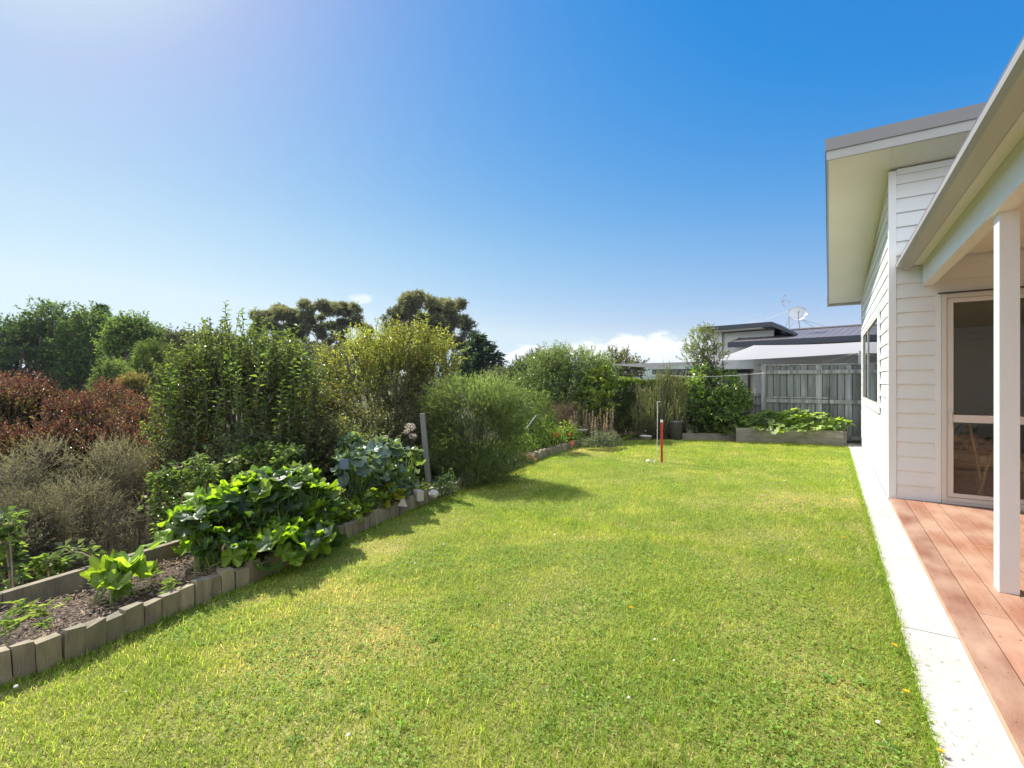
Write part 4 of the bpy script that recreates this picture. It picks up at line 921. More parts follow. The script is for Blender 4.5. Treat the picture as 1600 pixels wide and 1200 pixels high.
def conifer(label, px, ptop, pbot, Y, wpx, seed, sharp=1.0, tiers=16, kind='conifer_tree'):
    rng = np.random.default_rng(seed); k = Y / F; b = cw(px, Y); zt = zz(ptop, Y); zb = zz(pbot, Y); g = float(T(*b))
    o = thing(kind, label, 'tree', (b[0], b[1], g)); mt, mf = M(), M()
    mt.tube([(b[0], b[1], g - .2), (b[0], b[1], zb), (b[0] + .1, b[1], zt)], [.35, .3, .03], 8)
    for i in range(tiers):
        f = i / (tiers - 1); z = zt - (zt - zb) * f ** .9; rad = wpx * k * (.12 + .9 * f ** sharp)
        nb = int(7 + 9 * f)
        for j in range(nb):
            a = rng.uniform(0, 2 * PI); r_ = rad * rng.uniform(.65, 1.15); s = np.linspace(0, 1, 7)[:, None]
            dv = np.array([math.cos(a), math.sin(a), 0]); p = np.array([b[0], b[1], z]) + dv * r_ * s + np.array([0, 0, 1.]) * (r_ * (.22 * s ** 2 + .12 * s) + 0)
            mt.tube(p, np.linspace(.05, .012, 7), 4, (.35, .35, .35), False)
            n = int(20 + 26 * f); uu = rng.random(n) ** .7; B = np.array([b[0], b[1], z]) + dv * r_ * uu[:, None] + np.array([0, 0, 1.]) * (r_ * (.22 * uu[:, None] ** 2 + .12 * uu[:, None]))
            D = unit(dv + rng.normal(size=(n, 3)) * .55 + np.array([0, 0, .25])); c = pick(rng, n, [((.03, .05, .03), 2), ((.05, .08, .036), 1)])
            mf.leaves(B, D, rng.normal(size=(n, 3)) * .5 + [0, 0, 1], .62 * rng.uniform(.6, 1.2, n) * (Y / 45), .22 * Y / 45, c, .2, .15)
    mf.build('crown', MATTE, o); mt.build('trunk', BARK, o)
conifer('small pointed conifer top showing above the dark trees', 156, 482, 575, 46, 26, 41, 1.1, 12)
conifer('dark spreading conifer right of the rounded gum tree', 748, 528, 612, 44, 50, 42, .62, 15, 'cypress_tree')
def gum(label, px, spec, Y, seed, nsub, base_px, pal, ft):
    rng = np.random.default_rng(seed); big = lobes_of(spec, Y); b = cw(base_px, Y); g = float(T(*b))
    o = thing('gum_tree', label, 'tree', (b[0], b[1], g)); sub = []
    w_ = big[:, 3] * big[:, 5]; i = rng.choice(len(big), nsub, p=w_ / w_.sum()); d = unit(rng.normal(size=(nsub, 3)) + [0, 0, ft]); r = 1 - .3 * rng.random(nsub)
    for a, dd, rr in zip(i, d, r):
        s = rng.uniform(.13, .25) * math.sqrt(big[a, 3] * big[a, 5]); sub.append(np.concatenate([big[a, :3] + dd * rr * big[a, 3:6], [s * 1.2, s * 1.2, s * .75]]))
    sub = np.array(sub)
    mf, mt, P, D = crown(rng, sub, 11000, .42, 9, .28, .1, pal, .8, .6, .5, .6, .0, 1.4, 1.0, [((.16, .17, .085), 1), ((.21, .20, .105), .7)], .55, twigr=.008, hang=.3, twc=(.42, .38, .34), deepcut=False)
    hubs = np.array([np.array([b[0], b[1], g]) * .42 + q[:3] * .58 - [0, 0, .6] for q in sub[rng.choice(nsub, 9, replace=False)]])
    limbs(rng, mt, (b[0], b[1], g), hubs, .2, .06, (.6, .55, .48), 6, 8, .45, .6)
    for q in sub[::2]:
        hb = hubs[np.argmin(((hubs - q[:3]) ** 2).sum(1))]; limbs(rng, mt, hb, [q[:3]], .05, .1, (.55, .5, .44), 5, 6, .3, .5)
    mf.build('crown', MATTE, o); mt.build('trunk', BARK, o)
GP_ = [((.085, .105, .06), 2), ((.12, .135, .075), 2), ((.17, .165, .09), 1)]
gum('spreading gum tree with flat open crown left of the wisp of cloud', 490, [(440, 503, 38, 24), (490, 492, 52, 20), (535, 498, 34, 22), (558, 520, 24, 16), (425, 525, 32, 16), (500, 520, 60, 12), (470, 510, 30, 14), (520, 512, 30, 12), (412, 515, 22, 14), (572, 532, 20, 12), (455, 535, 30, 12), (530, 535, 32, 12), (500, 546, 50, 14), (440, 548, 36, 12), (562, 545, 30, 14)], 60, 51, 125, 492, GP_, .5)
gum('tall dense rounded gum tree with pale trunk left of the cypress', 672, [(660, 487, 44, 26), (630, 505, 30, 26), (695, 495, 36, 28), (680, 525, 52, 34), (722, 520, 24, 20), (735, 530, 16, 12), (640, 540, 40, 30)], 58, 52, 120, 680, GP_, .35)
for px, top, rx, Y, sd, lb in ((258, 520, 40, 48, 61, 'grey green bushy tree on the slope left of the tall leafy shoots'), (322, 521, 44, 52, 62, 'olive bushy tree on the slope behind the tall leafy shoots'), (398, 533, 48, 50, 63, 'dull green tree low on the slope below the open gum'),
                        (468, 540, 54, 46, 64, 'dark green tree filling the gap below the open gum'), (590, 538, 62, 47, 65, 'bushy tree on the slope between the two gum trees'), (790, 582, 40, 40, 66, 'low grey green tree beside the cypress base')):
    shrub('valley_tree', lb, 'tree', Y, [(px, top + 24, rx, 24), (px - rx * .5, top + 45, rx * .8, 34), (px + rx * .5, top + 42, rx * .8, 34)], px, sd, 'crown', MATTE, 'bushy trees on the far slope', .2, 14, 1, BARK, None, 'trunk', (.4, .4, .4), .1,
          ntw=1500, tl=.7, nl=10, ll=.3, lw=.16, pal=[((.09, .11, .05), 2), ((.13, .145, .07), 2), ((.18, .18, .09), .8)], out_=.7, up=.4, rnd=.6, shell=.5, hole=.15, hs=1.0, twigr=.012)
shrub('feathery_shrub', 'pale green feathery shrub in front of the dark trees', 'shrub', 22, [(176, 590, 17, 20), (185, 612, 24, 24), (165, 612, 16, 22), (198, 600, 12, 16)], 178, 71, mat=MATTE, r0=.05, ntw=1500, tl=.35, nl=14, ll=.13, lw=.035, pal=[((.12, .17, .055), 2), ((.17, .215, .075), 1)], out_=.6, up=.9, rnd=.35, shell=.5, spread=.6, twigr=.006)
shrub('feathery_shrub', 'taller yellow green feathery shrub right of the pale one', 'shrub', 23, [(234, 565, 16, 24), (228, 600, 25, 30), (245, 605, 25, 34)], 236, 72, mat=MATTE, r0=.05, ntw=1600, tl=.4, nl=14, ll=.14, lw=.035, pal=[((.10, .15, .04), 2), ((.16, .19, .055), 1)], out_=.6, up=.9, rnd=.35, shell=.5, spread=.6, twigr=.006)
shrub('feathery_shrub', 'small orange tinged feathery shrub between the two pale ones', 'shrub', 20, [(208, 605, 15, 15), (212, 625, 18, 16)], 210, 73, mat=MATTE, r0=.04, ntw=700, tl=.3, nl=12, ll=.11, lw=.035, pal=[((.2, .16, .055), 2), ((.13, .14, .045), 1)], out_=.6, up=.9, rnd=.4, shell=.5, spread=.6, twigr=.006)
# --- red shrubs
RDT = [((.145, .05, .034), 2.4), ((.23, .09, .055), 1.2), ((.085, .038, .032), 1.8), ((.2, .16, .06), 1)]
RDB = [((.16, .15, .04), 2), ((.27, .21, .06), 1.2), ((.13, .05, .032), 1.2), ((.08, .10, .035), 2)]
for px, top, rx, Y, sd, lb in ((-40, 600, 60, 8.6, 81, 'red-leaved shrub cut by the left edge of view'), (18, 592, 50, 9.4, 82, 'tallest red-leaved shrub near the left edge'), (78, 618, 46, 9.6, 83, 'rust red shrub below the broad dark tree'), (122, 628, 40, 9.0, 84, 'low rust red shrub right of the tall red one'),
                               (168, 606, 44, 11.2, 85, 'dark red shrub below the pale feathery shrub'), (225, 634, 46, 10.2, 86, 'red and yellow shrub left of the tall leafy fruit tree'), (60, 668, 55, 8.0, 87, 'brownish red shrub just above the grey twiggy shrubs'), (275, 672, 46, 8.4, 88, 'red brown shrub low beside the dark fruit tree'), (170, 672, 55, 8.6, 89, 'rusty shrub above the middle grey twiggy shrub')):
    shrub('red_shrub', lb, 'shrub', Y, [(px, top + 30, rx * .8, 30), (px - rx * .55, top + 52, rx * .7, 36), (px + rx * .55, top + 50, rx * .7, 36), (px, top + 85, rx * 1.15, 48)], px, sd, group='red shrubs on the slope', r0=.02, nlimb=30, mat=REDLEAF,
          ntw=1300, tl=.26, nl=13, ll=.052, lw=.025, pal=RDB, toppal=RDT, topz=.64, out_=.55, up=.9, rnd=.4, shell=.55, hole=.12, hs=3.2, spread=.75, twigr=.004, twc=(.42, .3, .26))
# --- grey twiggy manuka
for px, top, rx, Y, sd, lb in ((-45, 712, 70, 4.4, 91, 'grey twiggy shrub cut off by the left edge'), (55, 694, 72, 5.3, 92, 'grey twiggy shrub with fine dull leaves at left'), (190, 690, 70, 5.6, 93, 'tallest grey twiggy shrub with silvery leaves below the red shrubs'), (120, 752, 70, 4.6, 94, 'dense grey brown twiggy shrub just behind the retaining board'), (262, 708, 48, 6.0, 95, 'grey brown twiggy shrub nearest the dark fruit tree'), (30, 778, 60, 3.9, 96, 'low grey twiggy shrub behind the board at far left'), (230, 775, 52, 5.0, 97, 'low twiggy shrub left of the raspberry canes')):
    shrub('twiggy_shrub', lb, 'shrub', Y, [(px, top + 34, rx * .6, 34), (px - rx * .55, top + 66, rx * .5, 42), (px + rx * .55, top + 62, rx * .5, 42), (px - rx * .15, top + 90, rx * .5, 40, -.25), (px + rx * .3, top + 110, rx * .7, 50)], px, sd, group='grey twiggy shrubs on the bank', r0=.011, nlimb=34, mat=MATTE, barkmat=TWIG, limbc=(.4, .37, .35), lw_=.14,
          ntw=2300, tl=.15, nl=20, ll=.018, lw=.006, pal=[((.115, .115, .075), 2), ((.155, .145, .105), 2), ((.06, .07, .036), 2), ((.2, .17, .135), .8)], toppal=[((.2, .2, .13), 1), ((.175, .155, .12), 1)], topz=.62, out_=.7, up=.55, rnd=.55, shell=.6, hole=.8, hs=3.2, spread=.6, twigr=.0011, twc=(.34, .30, .27))
# --- tall glossy fruit tree with upright shoots
FR = [((.075, .10, .03), 3), ((.12, .155, .04), 2), ((.20, .235, .06), 1)]
o = shrub('fruit_tree', 'dark glossy-leaved fruit tree with tall upright shoots', 'tree', 6.0, [(300, 600, 48, 52), (355, 572, 52, 62), (420, 590, 52, 62), (460, 610, 36, 54), (290, 665, 48, 60), (360, 670, 70, 72), (430, 675, 56, 66)], 370, 101, 'crown', GLOSSY, r0=.04, nlimb=14, trunk='trunk',
      ntw=2300, tl=.2, nl=9, ll=.052, lw=.028, pal=FR, toppal=[((.19, .24, .055), 1), ((.11, .15, .04), 1)], topz=.5, out_=.55, up=.9, rnd=.45, shell=.7, hole=.3, hs=3, spread=.95, fold=.25, droop=.2, twigr=.0035, twc=(.35, .33, .3))
rng = np.random.default_rng(102)
for px, top, bot in ((327, 497, 590), (353, 471, 600), (379, 484, 600), (397, 482, 610), (409, 494, 610), (316, 512, 590), (345, 500, 590), (432, 520, 620), (450, 512, 610), (463, 508, 610), (300, 540, 620), (277, 556, 640), (258, 562, 640), (268, 590, 660), (420, 540, 610), (388, 510, 600), (470, 535, 630), (365, 520, 600)) + tuple((int(a_), int(b_), int(b_ + 90)) for a_, b_ in zip(np.random.default_rng(5).uniform(255, 485, 26), np.random.default_rng(6).uniform(545, 640, 26))):
    mf = M(); Yq = (6.0 + rng.uniform(-.45, .35)) if top < 540 else rng.uniform(5.2, 5.7); a, b = pt(px + rng.uniform(-8, 8), bot, Yq), pt(px, top, Yq); s = np.linspace(0, 1, 6)[:, None]
    p = a + (b - a) * s + rng.normal(size=(6, 3)) * .012; mf.tube(p, np.linspace(.008, .003, 6), 5, (.13, .11, .085), False)
    ln = np.linalg.norm(b - a); n = int(ln / .026); uu = np.linspace(.05, 1.0, n); an = np.arange(n) * 2.4 + rng.uniform(0, 6)
    B = a + (b - a) * uu[:, None]; D = unit(np.stack([np.cos(an), np.sin(an), np.full(n, .75)], 1) + rng.normal(size=(n, 3)) * .15)
    mf.leaves(B, D, np.tile([[0, 0, 1.]], (n, 1)) + rng.normal(size=(n, 3)) * .2, .085 * rng.uniform(.7, 1.15, n) * np.where(uu > .93, .6, 1), .036 * rng.uniform(.8, 1.2, n), pick(rng, n, [((.10, .16, .035), 2), ((.15, .21, .04), 1), ((.06, .10, .03), 1)]), .2, .35); mf.build('shoot', LEAF, o)
# --- yellow green small-leaved tree, and the scrub under it
shrub('plum_tree', 'small-leaved yellow green tree with sunlit shoots in front of the tall gum', 'tree', 8.0, [(640, 545, 48, 34), (590, 560, 48, 40), (555, 555, 36, 30), (525, 585, 36, 34), (680, 565, 36, 42), (545, 590, 44, 46), (620, 605, 75, 60), (680, 620, 40, 55), (560, 640, 55, 50), (640, 670, 60, 40)], 620, 111, 'crown', LEAF, r0=.045, nlimb=30, trunk='trunk',
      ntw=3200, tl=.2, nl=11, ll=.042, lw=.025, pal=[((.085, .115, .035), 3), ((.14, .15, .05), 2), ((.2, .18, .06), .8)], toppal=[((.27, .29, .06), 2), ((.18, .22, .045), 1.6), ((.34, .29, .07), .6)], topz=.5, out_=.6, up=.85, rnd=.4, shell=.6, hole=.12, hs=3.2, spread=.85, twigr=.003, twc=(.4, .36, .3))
rng = np.random.default_rng(112); o = bpy.data.objects['plum_tree']
for px, top, bot in ((648, 493, 560), (667, 488, 560), (632, 508, 570), (612, 512, 580), (595, 535, 590), (690, 522, 580), (708, 526, 590), (575, 545, 600), (590, 498, 560), (560, 560, 610), (520, 560, 620), (700, 545, 600), (625, 520, 575), (655, 510, 565), (535, 575, 620), (712, 560, 610)):
    mf = M(); Yq = 8 + rng.uniform(-.5, .4); a, b = pt(px + rng.uniform(-8, 8), bot, Yq), pt(px, top, Yq); mf.tube(np.stack([a, (a + b) / 2 + rng.normal(size=3) * .02, b]), [.008, .006, .003], 5, (.14, .11, .08), False)
    ln = np.linalg.norm(b - a); n = int(ln / .009); uu = rng.random(n); an = rng.uniform(0, 2 * PI, n)
    D = unit(np.stack([np.cos(an), np.sin(an), rng.uniform(.3, 1.2, n)], 1))
    mf.leaves(a + (b - a) * uu[:, None] + D * rng.uniform(0, .05, n)[:, None], D, np.tile([[0, 0, 1.]], (n, 1)) + rng.normal(size=(n, 3)) * .3, .05 * rng.uniform(.6, 1.2, n), .03, pick(rng, n, [((.24, .26, .05), 2), ((.16, .2, .035), 1.5), ((.32, .26, .06), .5)]), .2, .25); mf.build('shoot', LEAF, o)
for px, top, rx, Y, sd, lb, pal, ll in ((500, 610, 46, 6.9, 121, 'thin shrub with some yellow leaves beside the dark fruit tree', [((.06, .085, .025), 2), ((.25, .2, .04), 1), ((.10, .12, .03), 1)], .045),
      (535, 672, 52, 6.0, 122, 'greyish green bramble bush behind the cabbages', [((.10, .125, .055), 2), ((.16, .18, .09), 1), ((.06, .08, .03), 1)], .04), (612, 668, 44, 6.9, 123, 'bramble bush behind the pink flower head', [((.09, .115, .045), 2), ((.17, .18, .1), 1), ((.06, .075, .03), 1)], .038), (470, 700, 50, 5.6, 124, 'bramble bush in shade under the dark fruit tree', [((.05, .08, .025), 2), ((.10, .13, .04), 1)], .045)):
    shrub('bramble_bush', lb, 'shrub', Y, [(px, top + 24, rx * .8, 28), (px - rx * .5, top + 50, rx * .7, 36), (px + rx * .5, top + 50, rx * .7, 36), (px, top + 85, rx, 45)], px, sd, r0=.012, nlimb=30, group='bramble bushes behind the vegetables', ntw=900, tl=.2, nl=9, ll=ll, lw=ll * .55, pal=pal, out_=.6, up=.6, rnd=.6, shell=.7, hole=.15, hs=4, spread=.95, twigr=.0025, twc=(.4, .34, .26))
for px, top, rx, Y, sd, lb, pal, ll in ((395, 690, 46, 5.3, 125, 'shaded bramble under the middle of the fruit tree', [((.07, .10, .035), 2), ((.13, .16, .06), 1)], .045), (300, 700, 44, 5.6, 126, 'bramble with some rusty leaves at the left foot of the fruit tree', [((.09, .11, .04), 2), ((.2, .11, .04), .8), ((.05, .07, .025), 1)], .04),
      (575, 640, 50, 7.0, 127, 'twiggy bush with small pale leaves below the yellow green tree', [((.13, .14, .07), 2), ((.2, .2, .11), 1.2), ((.07, .085, .035), 1)], .034), (655, 640, 44, 7.4, 128, 'twiggy bush behind the leaning post', [((.11, .12, .06), 2), ((.18, .17, .1), 1), ((.06, .075, .03), 1)], .034), (505, 665, 50, 5.9, 129, 'tangled bush with yellowing leaves between fruit tree and broccoli', [((.11, .14, .05), 2), ((.26, .23, .06), .9), ((.07, .09, .03), 1)], .042)):
    shrub('bramble_bush', lb, 'shrub', Y, [(px, top + 22, rx * .7, 28), (px - rx * .55, top + 46, rx * .7, 38), (px + rx * .55, top + 50, rx * .7, 36), (px, top + 80, rx, 45)], px, sd, r0=.012, nlimb=40, group='bramble bushes behind the vegetables', ntw=1100, tl=.22, nl=9, ll=ll, lw=ll * .55, pal=pal, out_=.6, up=.7, rnd=.7, shell=.8, hole=.1, hs=4, spread=.95, twigr=.0025, twc=(.45, .38, .3), deepcut=False)
# --- rounded fine-leaved shrub by the lawn
shrub('rounded_shrub', 'rounded bright green fine-leaved shrub casting its shadow on the lawn', 'shrub', 7.05, [(708, 620, 42, 30), (768, 620, 44, 30), (740, 636, 68, 44), (688, 655, 30, 44), (798, 652, 26, 42), (740, 690, 62, 50, -.15), (778, 722, 46, 34, -.1), (712, 720, 44, 36, -.15), (745, 735, 50, 22, -.3), (690, 700, 26, 40), (800, 700, 24, 40)], 745, 131, 'foliage', MATTE, r0=.014, nlimb=16, base_z=.08, limbc=(.28, .25, .2),
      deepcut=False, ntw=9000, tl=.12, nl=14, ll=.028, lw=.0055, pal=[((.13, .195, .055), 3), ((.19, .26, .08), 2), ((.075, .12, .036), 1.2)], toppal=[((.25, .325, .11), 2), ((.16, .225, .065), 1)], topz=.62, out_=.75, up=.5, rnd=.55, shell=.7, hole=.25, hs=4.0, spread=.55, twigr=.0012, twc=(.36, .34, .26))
# --- broad shrub, willowy sapling and others round the flower bed
shrub('broad_shrub', 'broad leafy green shrub behind the marigold bed', 'shrub', 12.9, [(850, 590, 44, 36), (905, 580, 46, 32), (880, 575, 40, 30), (930, 600, 34, 36), (880, 620, 70, 40), (840, 640, 40, 40), (905, 645, 50, 36)], 880, 141, 'foliage', GLOSSY, r0=.03, nlimb=26, base_z=.05,
      deepcut=False, ntw=3600, tl=.24, nl=11, ll=.075, lw=.026, pal=[((.11, .165, .05), 3), ((.16, .22, .07), 2), ((.07, .11, .035), 1)], toppal=[((.22, .28, .09), 2), ((.15, .21, .06), 1)], topz=.6, out_=.7, up=.5, rnd=.5, shell=.45, hole=.1, hs=2.6, twigr=.004)
shrub('willowy_sapling', 'slim pale green willowy sapling right of the rounded shrub', 'shrub', 10.2, [(832, 640, 22, 26), (826, 668, 24, 22), (846, 655, 18, 22)], 832, 142, r0=.012, nlimb=14, base_z=.1, ntw=420, tl=.2, nl=12, ll=.07, lw=.014, pal=[((.12, .17, .05), 2), ((.17, .22, .075), 1)], out_=.6, up=.6, rnd=.4, spread=.6, hang=.3, twigr=.003)
shrub('dry_shrub', 'dry brown twiggy shrub behind the marigold bed', 'shrub', 11.5, [(873, 650, 22, 20), (892, 648, 16, 18)], 878, 143, mat=MATTE, barkmat=TWIG, r0=.01, nlimb=30, base_z=.1, limbc=(.35, .26, .2), ntw=520, tl=.14, nl=6, ll=.03, lw=.008, pal=[((.14, .085, .055), 2), ((.2, .13, .08), 1), ((.08, .075, .03), 1)], out_=.6, up=.5, rnd=.6, shell=.8, twigr=.0025, twc=(.36, .25, .2))
shrub('climbing_vine', 'yellow green climbing vine with broad leaves at the hedge end', 'vine', 12.3, [(925, 610, 20, 22), (918, 632, 20, 16), (938, 595, 18, 16), (940, 625, 16, 26)], 930, 144, r0=.012, nlimb=14, base_z=.08, ntw=260, tl=.16, nl=8, ll=.1, lw=.08, pal=[((.24, .29, .045), 2), ((.16, .22, .04), 1.4), ((.08, .13, .03), 1)], out_=.9, up=.2, rnd=.5, spread=1.0, droop=.3, twigr=.004)
for px, top, Y, sd, lb in ((815, 566, 24, 151, 'thin upright sapling top left of the broad shrub'), (838, 552, 25, 152, 'tallest thin sapling showing behind the broad shrub'), (872, 556, 24, 153, 'bushy sapling top behind the middle of the broad shrub')):
    shrub('sapling', lb, 'tree', Y, [(px, top + 14, 9, 15), (px - 8, top + 30, 14, 18), (px + 8, top + 34, 14, 20)], px, sd, 'crown', MATTE, 'saplings behind the broad shrub', .04, 14, trunk='trunk', ntw=360, tl=.4, nl=10, ll=.16, lw=.04, pal=[((.06, .085, .035), 2), ((.10, .12, .05), 1)], out_=.5, up=.9, rnd=.45, spread=.6, shell=.7, twigr=.008)
shrub('open_branched_tree', 'open branched small tree behind the hedge under the sail tip', 'tree', 15.5, [(965, 565, 24, 14), (985, 580, 22, 10), (950, 580, 20, 14), (995, 572, 12, 7)], 965, 154, 'crown', LEAF, r0=.04, nlimb=22, trunk='trunk', ntw=340, tl=.25, nl=8, ll=.09, lw=.045, pal=[((.08, .11, .03), 2), ((.15, .16, .04), 1), ((.16, .12, .05), .6)], out_=.6, up=.5, rnd=.6, shell=.8, twigr=.005)
# clipped hedge: box-shaped
def hedge():
    rng = np.random.default_rng(161); o = thing('clipped_hedge', 'dense clipped dark hedge with bright lit top behind the rosemary', 'hedge', tuple(np.append(cw(1010, 13.5), 0)))
    a, b = cw(936, 13.1), cw(1092, 14.0); d = unit(b - a); nn = np.array([-d[1], d[0]]); L = np.linalg.norm(b - a); n = 21000; dep, top = .8, 1.54
    ff = rng.random(n); s = rng.random(n) * L; t_ = np.where(ff < .62, np.abs(rng.normal(size=n)) * .09, rng.random(n) * dep); z = np.where(ff < .62, rng.random(n) * top, top - np.abs(rng.normal(size=n)) * .07)
    P = np.stack([a[0] + d[0] * s + nn[0] * t_, a[1] + d[1] * s + nn[1] * t_, z], 1); P += .05 * np.stack([N1(P, 4)] * 3, 1) * [nn[0], nn[1], .8]
    D = unit(rng.normal(size=(n, 3)) * .6 + np.where((ff < .62)[:, None], -np.append(nn, -.5), [0, 0, 1.]))
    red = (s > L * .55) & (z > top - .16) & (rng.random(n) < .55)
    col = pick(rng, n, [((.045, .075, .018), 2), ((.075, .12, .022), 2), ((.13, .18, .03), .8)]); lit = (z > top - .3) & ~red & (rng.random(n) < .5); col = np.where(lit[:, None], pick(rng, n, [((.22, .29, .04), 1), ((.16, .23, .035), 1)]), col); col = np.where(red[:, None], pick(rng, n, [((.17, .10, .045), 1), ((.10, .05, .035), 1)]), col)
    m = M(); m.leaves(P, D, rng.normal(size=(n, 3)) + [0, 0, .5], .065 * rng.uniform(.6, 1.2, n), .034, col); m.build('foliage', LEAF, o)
    m = M(); q = rng.random((260, 2)); A = np.stack([a[0] + d[0] * q[:, 0] * L + nn[0] * q[:, 1] * dep, a[1] + d[1] * q[:, 0] * L + nn[1] * q[:, 1] * dep, np.full(260, -.02)], 1); m.twigs(A, A + rng.normal(size=(260, 3)) * [.12, .12, .1] + [0, 0, 1.35], .012, .004, (.4, .36, .3))
    m.build('stems', BARK, o)
hedge()
shrub('rosemary_bush', 'tall upright rosemary bush with needle leaves behind the red pole', 'shrub', 12.75, [(1008, 645, 18, 30), (1026, 628, 16, 34), (1042, 622, 18, 34), (1060, 628, 18, 34), (1035, 655, 40, 28), (1000, 655, 12, 26), (1070, 645, 10, 28)], 1036, 171, 'foliage', MATTE, r0=.014, nlimb=40, base_z=.02,
      deepcut=False, ntw=2300, tl=.36, nl=30, ll=.042, lw=.009, pal=[((.24, .27, .12), 3), ((.33, .35, .17), 1.5), ((.14, .17, .075), 1)], out_=.3, up=1.4, rnd=.2, shell=.7, hole=.3, hs=5, spread=.4, twigr=.003)
shrub('small_tree', 'slim small tree with round airy crown left of the neighbouring house', 'tree', 12.9, [(1098, 540, 24, 26), (1112, 560, 20, 22), (1086, 560, 18, 22), (1100, 580, 22, 16), (1104, 522, 12, 12)], 1099, 172, 'crown', LEAF, r0=.02, nlimb=24, base_z=0, trunk='trunk', limbc=(.75, .68, .6),
      ntw=400, tl=.16, nl=10, ll=.075, lw=.022, pal=[((.12, .155, .06), 2), ((.18, .21, .085), 1.5), ((.08, .105, .045), 1)], toppal=[((.24, .26, .08), 1)], topz=.8, out_=.6, up=.7, rnd=.45, shell=.75, spread=.7, twigr=.0035)
shrub('leafy_shrub', 'dense leafy green shrub leaning over the lower paling fence', 'shrub', 12.5, [(1105, 605, 26, 26), (1130, 612, 28, 26), (1115, 640, 36, 34), (1145, 632, 20, 20), (1095, 640, 20, 34)], 1115, 173, 'foliage', GLOSSY, r0=.025, nlimb=20, base_z=.05,
      ntw=900, tl=.2, nl=10, ll=.10, lw=.045, pal=[((.09, .155, .035), 3), ((.14, .23, .045), 2)], toppal=[((.22, .33, .06), 1), ((.14, .22, .045), 1)], topz=.55, out_=.8, up=.4, rnd=.5, shell=.5, hole=.08, droop=.3, twigr=.004)
# --- flower bed
def mound(kind, label, cat, spots, seed, n, ll, lw, pal, mat=LEAF, hgt=.2, group=None):
    rng = np.random.default_rng(seed); c = np.mean([s[:2] for s in spots], 0); o = thing(kind, label, cat, (c[0], c[1], .1), group); m, mt = M(), M()
    for (x, y, r, h) in spots:
        k = max(8, int(n * r * r)); a = rng.uniform(0, 2 * PI, k); rr = r * np.sqrt(rng.random(k)); P = np.stack([x + rr * np.cos(a), y + rr * np.sin(a), .08 + h * (1 - (rr / r) ** 2) * rng.uniform(.4, 1.05, k)], 1)
        D = unit(rng.normal(size=(k, 3)) * .6 + [0, 0, .6]); m.leaves(P, D, rng.normal(size=(k, 3)) * .5 + [0, 0, 1], ll * rng.uniform(.6, 1.3, k), lw * rng.uniform(.7, 1.2, k), pick(rng, k, pal)); B = P.copy(); B[:, 2] = .06; B[:, :2] = B[:, :2] * .7 + np.array([x, y]) * .3
        mt.twigs(B[::3], P[::3], .003, .002, (.3, .4, .2))
    m.build('foliage', mat, o); mt.build('stems', BARK, o); return o
def spot(px, py, r, h): q = gp(px, py, .12); return (q[0], q[1], r, h)
FB = [spot(840, 699, .3, .38), spot(862, 693, .36, .5), spot(886, 689, .32, .5), spot(856, 684, .44, .6), spot(872, 679, .46, .64), spot(834, 690, .4, .52), spot(900, 686, .26, .4), spot(820, 701, .26, .32)]
o = mound('marigold_clump', 'bright green marigold clump with orange flowers in the far bed', 'flowers', FB, 181, 7500, .06, .026, [((.22, .32, .06), 2), ((.29, .38, .08), 1.6), ((.14, .22, .05), 1)])
rng = np.random.default_rng(182); m = M()
for px, py in ((893, 690), (895, 694), (868, 678), (872, 681), (846, 676), (890, 679)):
    q = pt(px, py, float(rng.uniform(9.9, 10.3)))
    m.leaves(np.tile(q, (14, 1)), unit(rng.normal(size=(14, 3)) + [0, 0, .4]), rng.normal(size=(14, 3)), .042, .03, np.tile([[.75, .24, .03]], (14, 1)))
m.build('blossom', FLOWER, o)
mound('grey_leaved_clump', 'silvery grey-green foliage under the dried flower spikes', 'plant', [spot(938, 694, .34, .34), spot(955, 692, .26, .3), spot(922, 694, .2, .2)], 183, 4200, .07, .018, [((.14, .17, .11), 2), ((.2, .23, .16), 1), ((.08, .1, .06), 1)], MATTE)
def spikes(label, xs, seed, Y0=11.2):
    rng = np.random.default_rng(seed); q = cw(np.mean(xs), Y0); o = thing('dried_flower_spikes', label, 'plant', (q[0], q[1], .1), 'dried flower spikes')
    for px in xs:
        m = M(); Y = Y0 + rng.uniform(-.2, .25); a = pt(px + rng.uniform(-3, 3), 685, Y); a[2] = .1; b = pt(px, rng.uniform(634, 652), Y); m.tube([a, (a + b) / 2, b], .007, 5, (.30, .22, .17), False)
        n = 150; uu = rng.random(n) * .8 + .2; D = unit(rng.normal(size=(n, 3)) * [1, 1, .5] + [0, 0, .6]); m.leaves(a + (b - a) * uu[:, None], D, rng.normal(size=(n, 3)), .055 * (1.3 - uu), .026, pick(rng, n, [((.38, .30, .26), 2), ((.46, .38, .33), 1), ((.24, .19, .16), 1)]))
        m.build('flower_spike', MATTE, o)
spikes('group of dried pinkish flower spikes nearest the bird bath', [893, 897, 901, 912, 917, 921], 184); spikes('tall dried pinkish flower spikes nearest the hedge', [926, 930, 934, 938, 944, 949, 953, 958], 185)
mound('low_herb_clump', 'low mixed herbs at the foot of the rounded shrub near the leaning post', 'plant', [spot(690, 766, .2, .2), spot(700, 758, .16, .26), spot(722, 752, .14, .16)], 186, 5200, .05, .02, [((.07, .12, .05), 2), ((.12, .18, .06), 1)])
mound('dry_clump', 'small brown dried clump at the edging left of the marigolds', 'plant', [spot(826, 716, .14, .12)], 187, 5200, .05, .02, [((.25, .16, .09), 2), ((.33, .24, .13), 1)], MATTE)
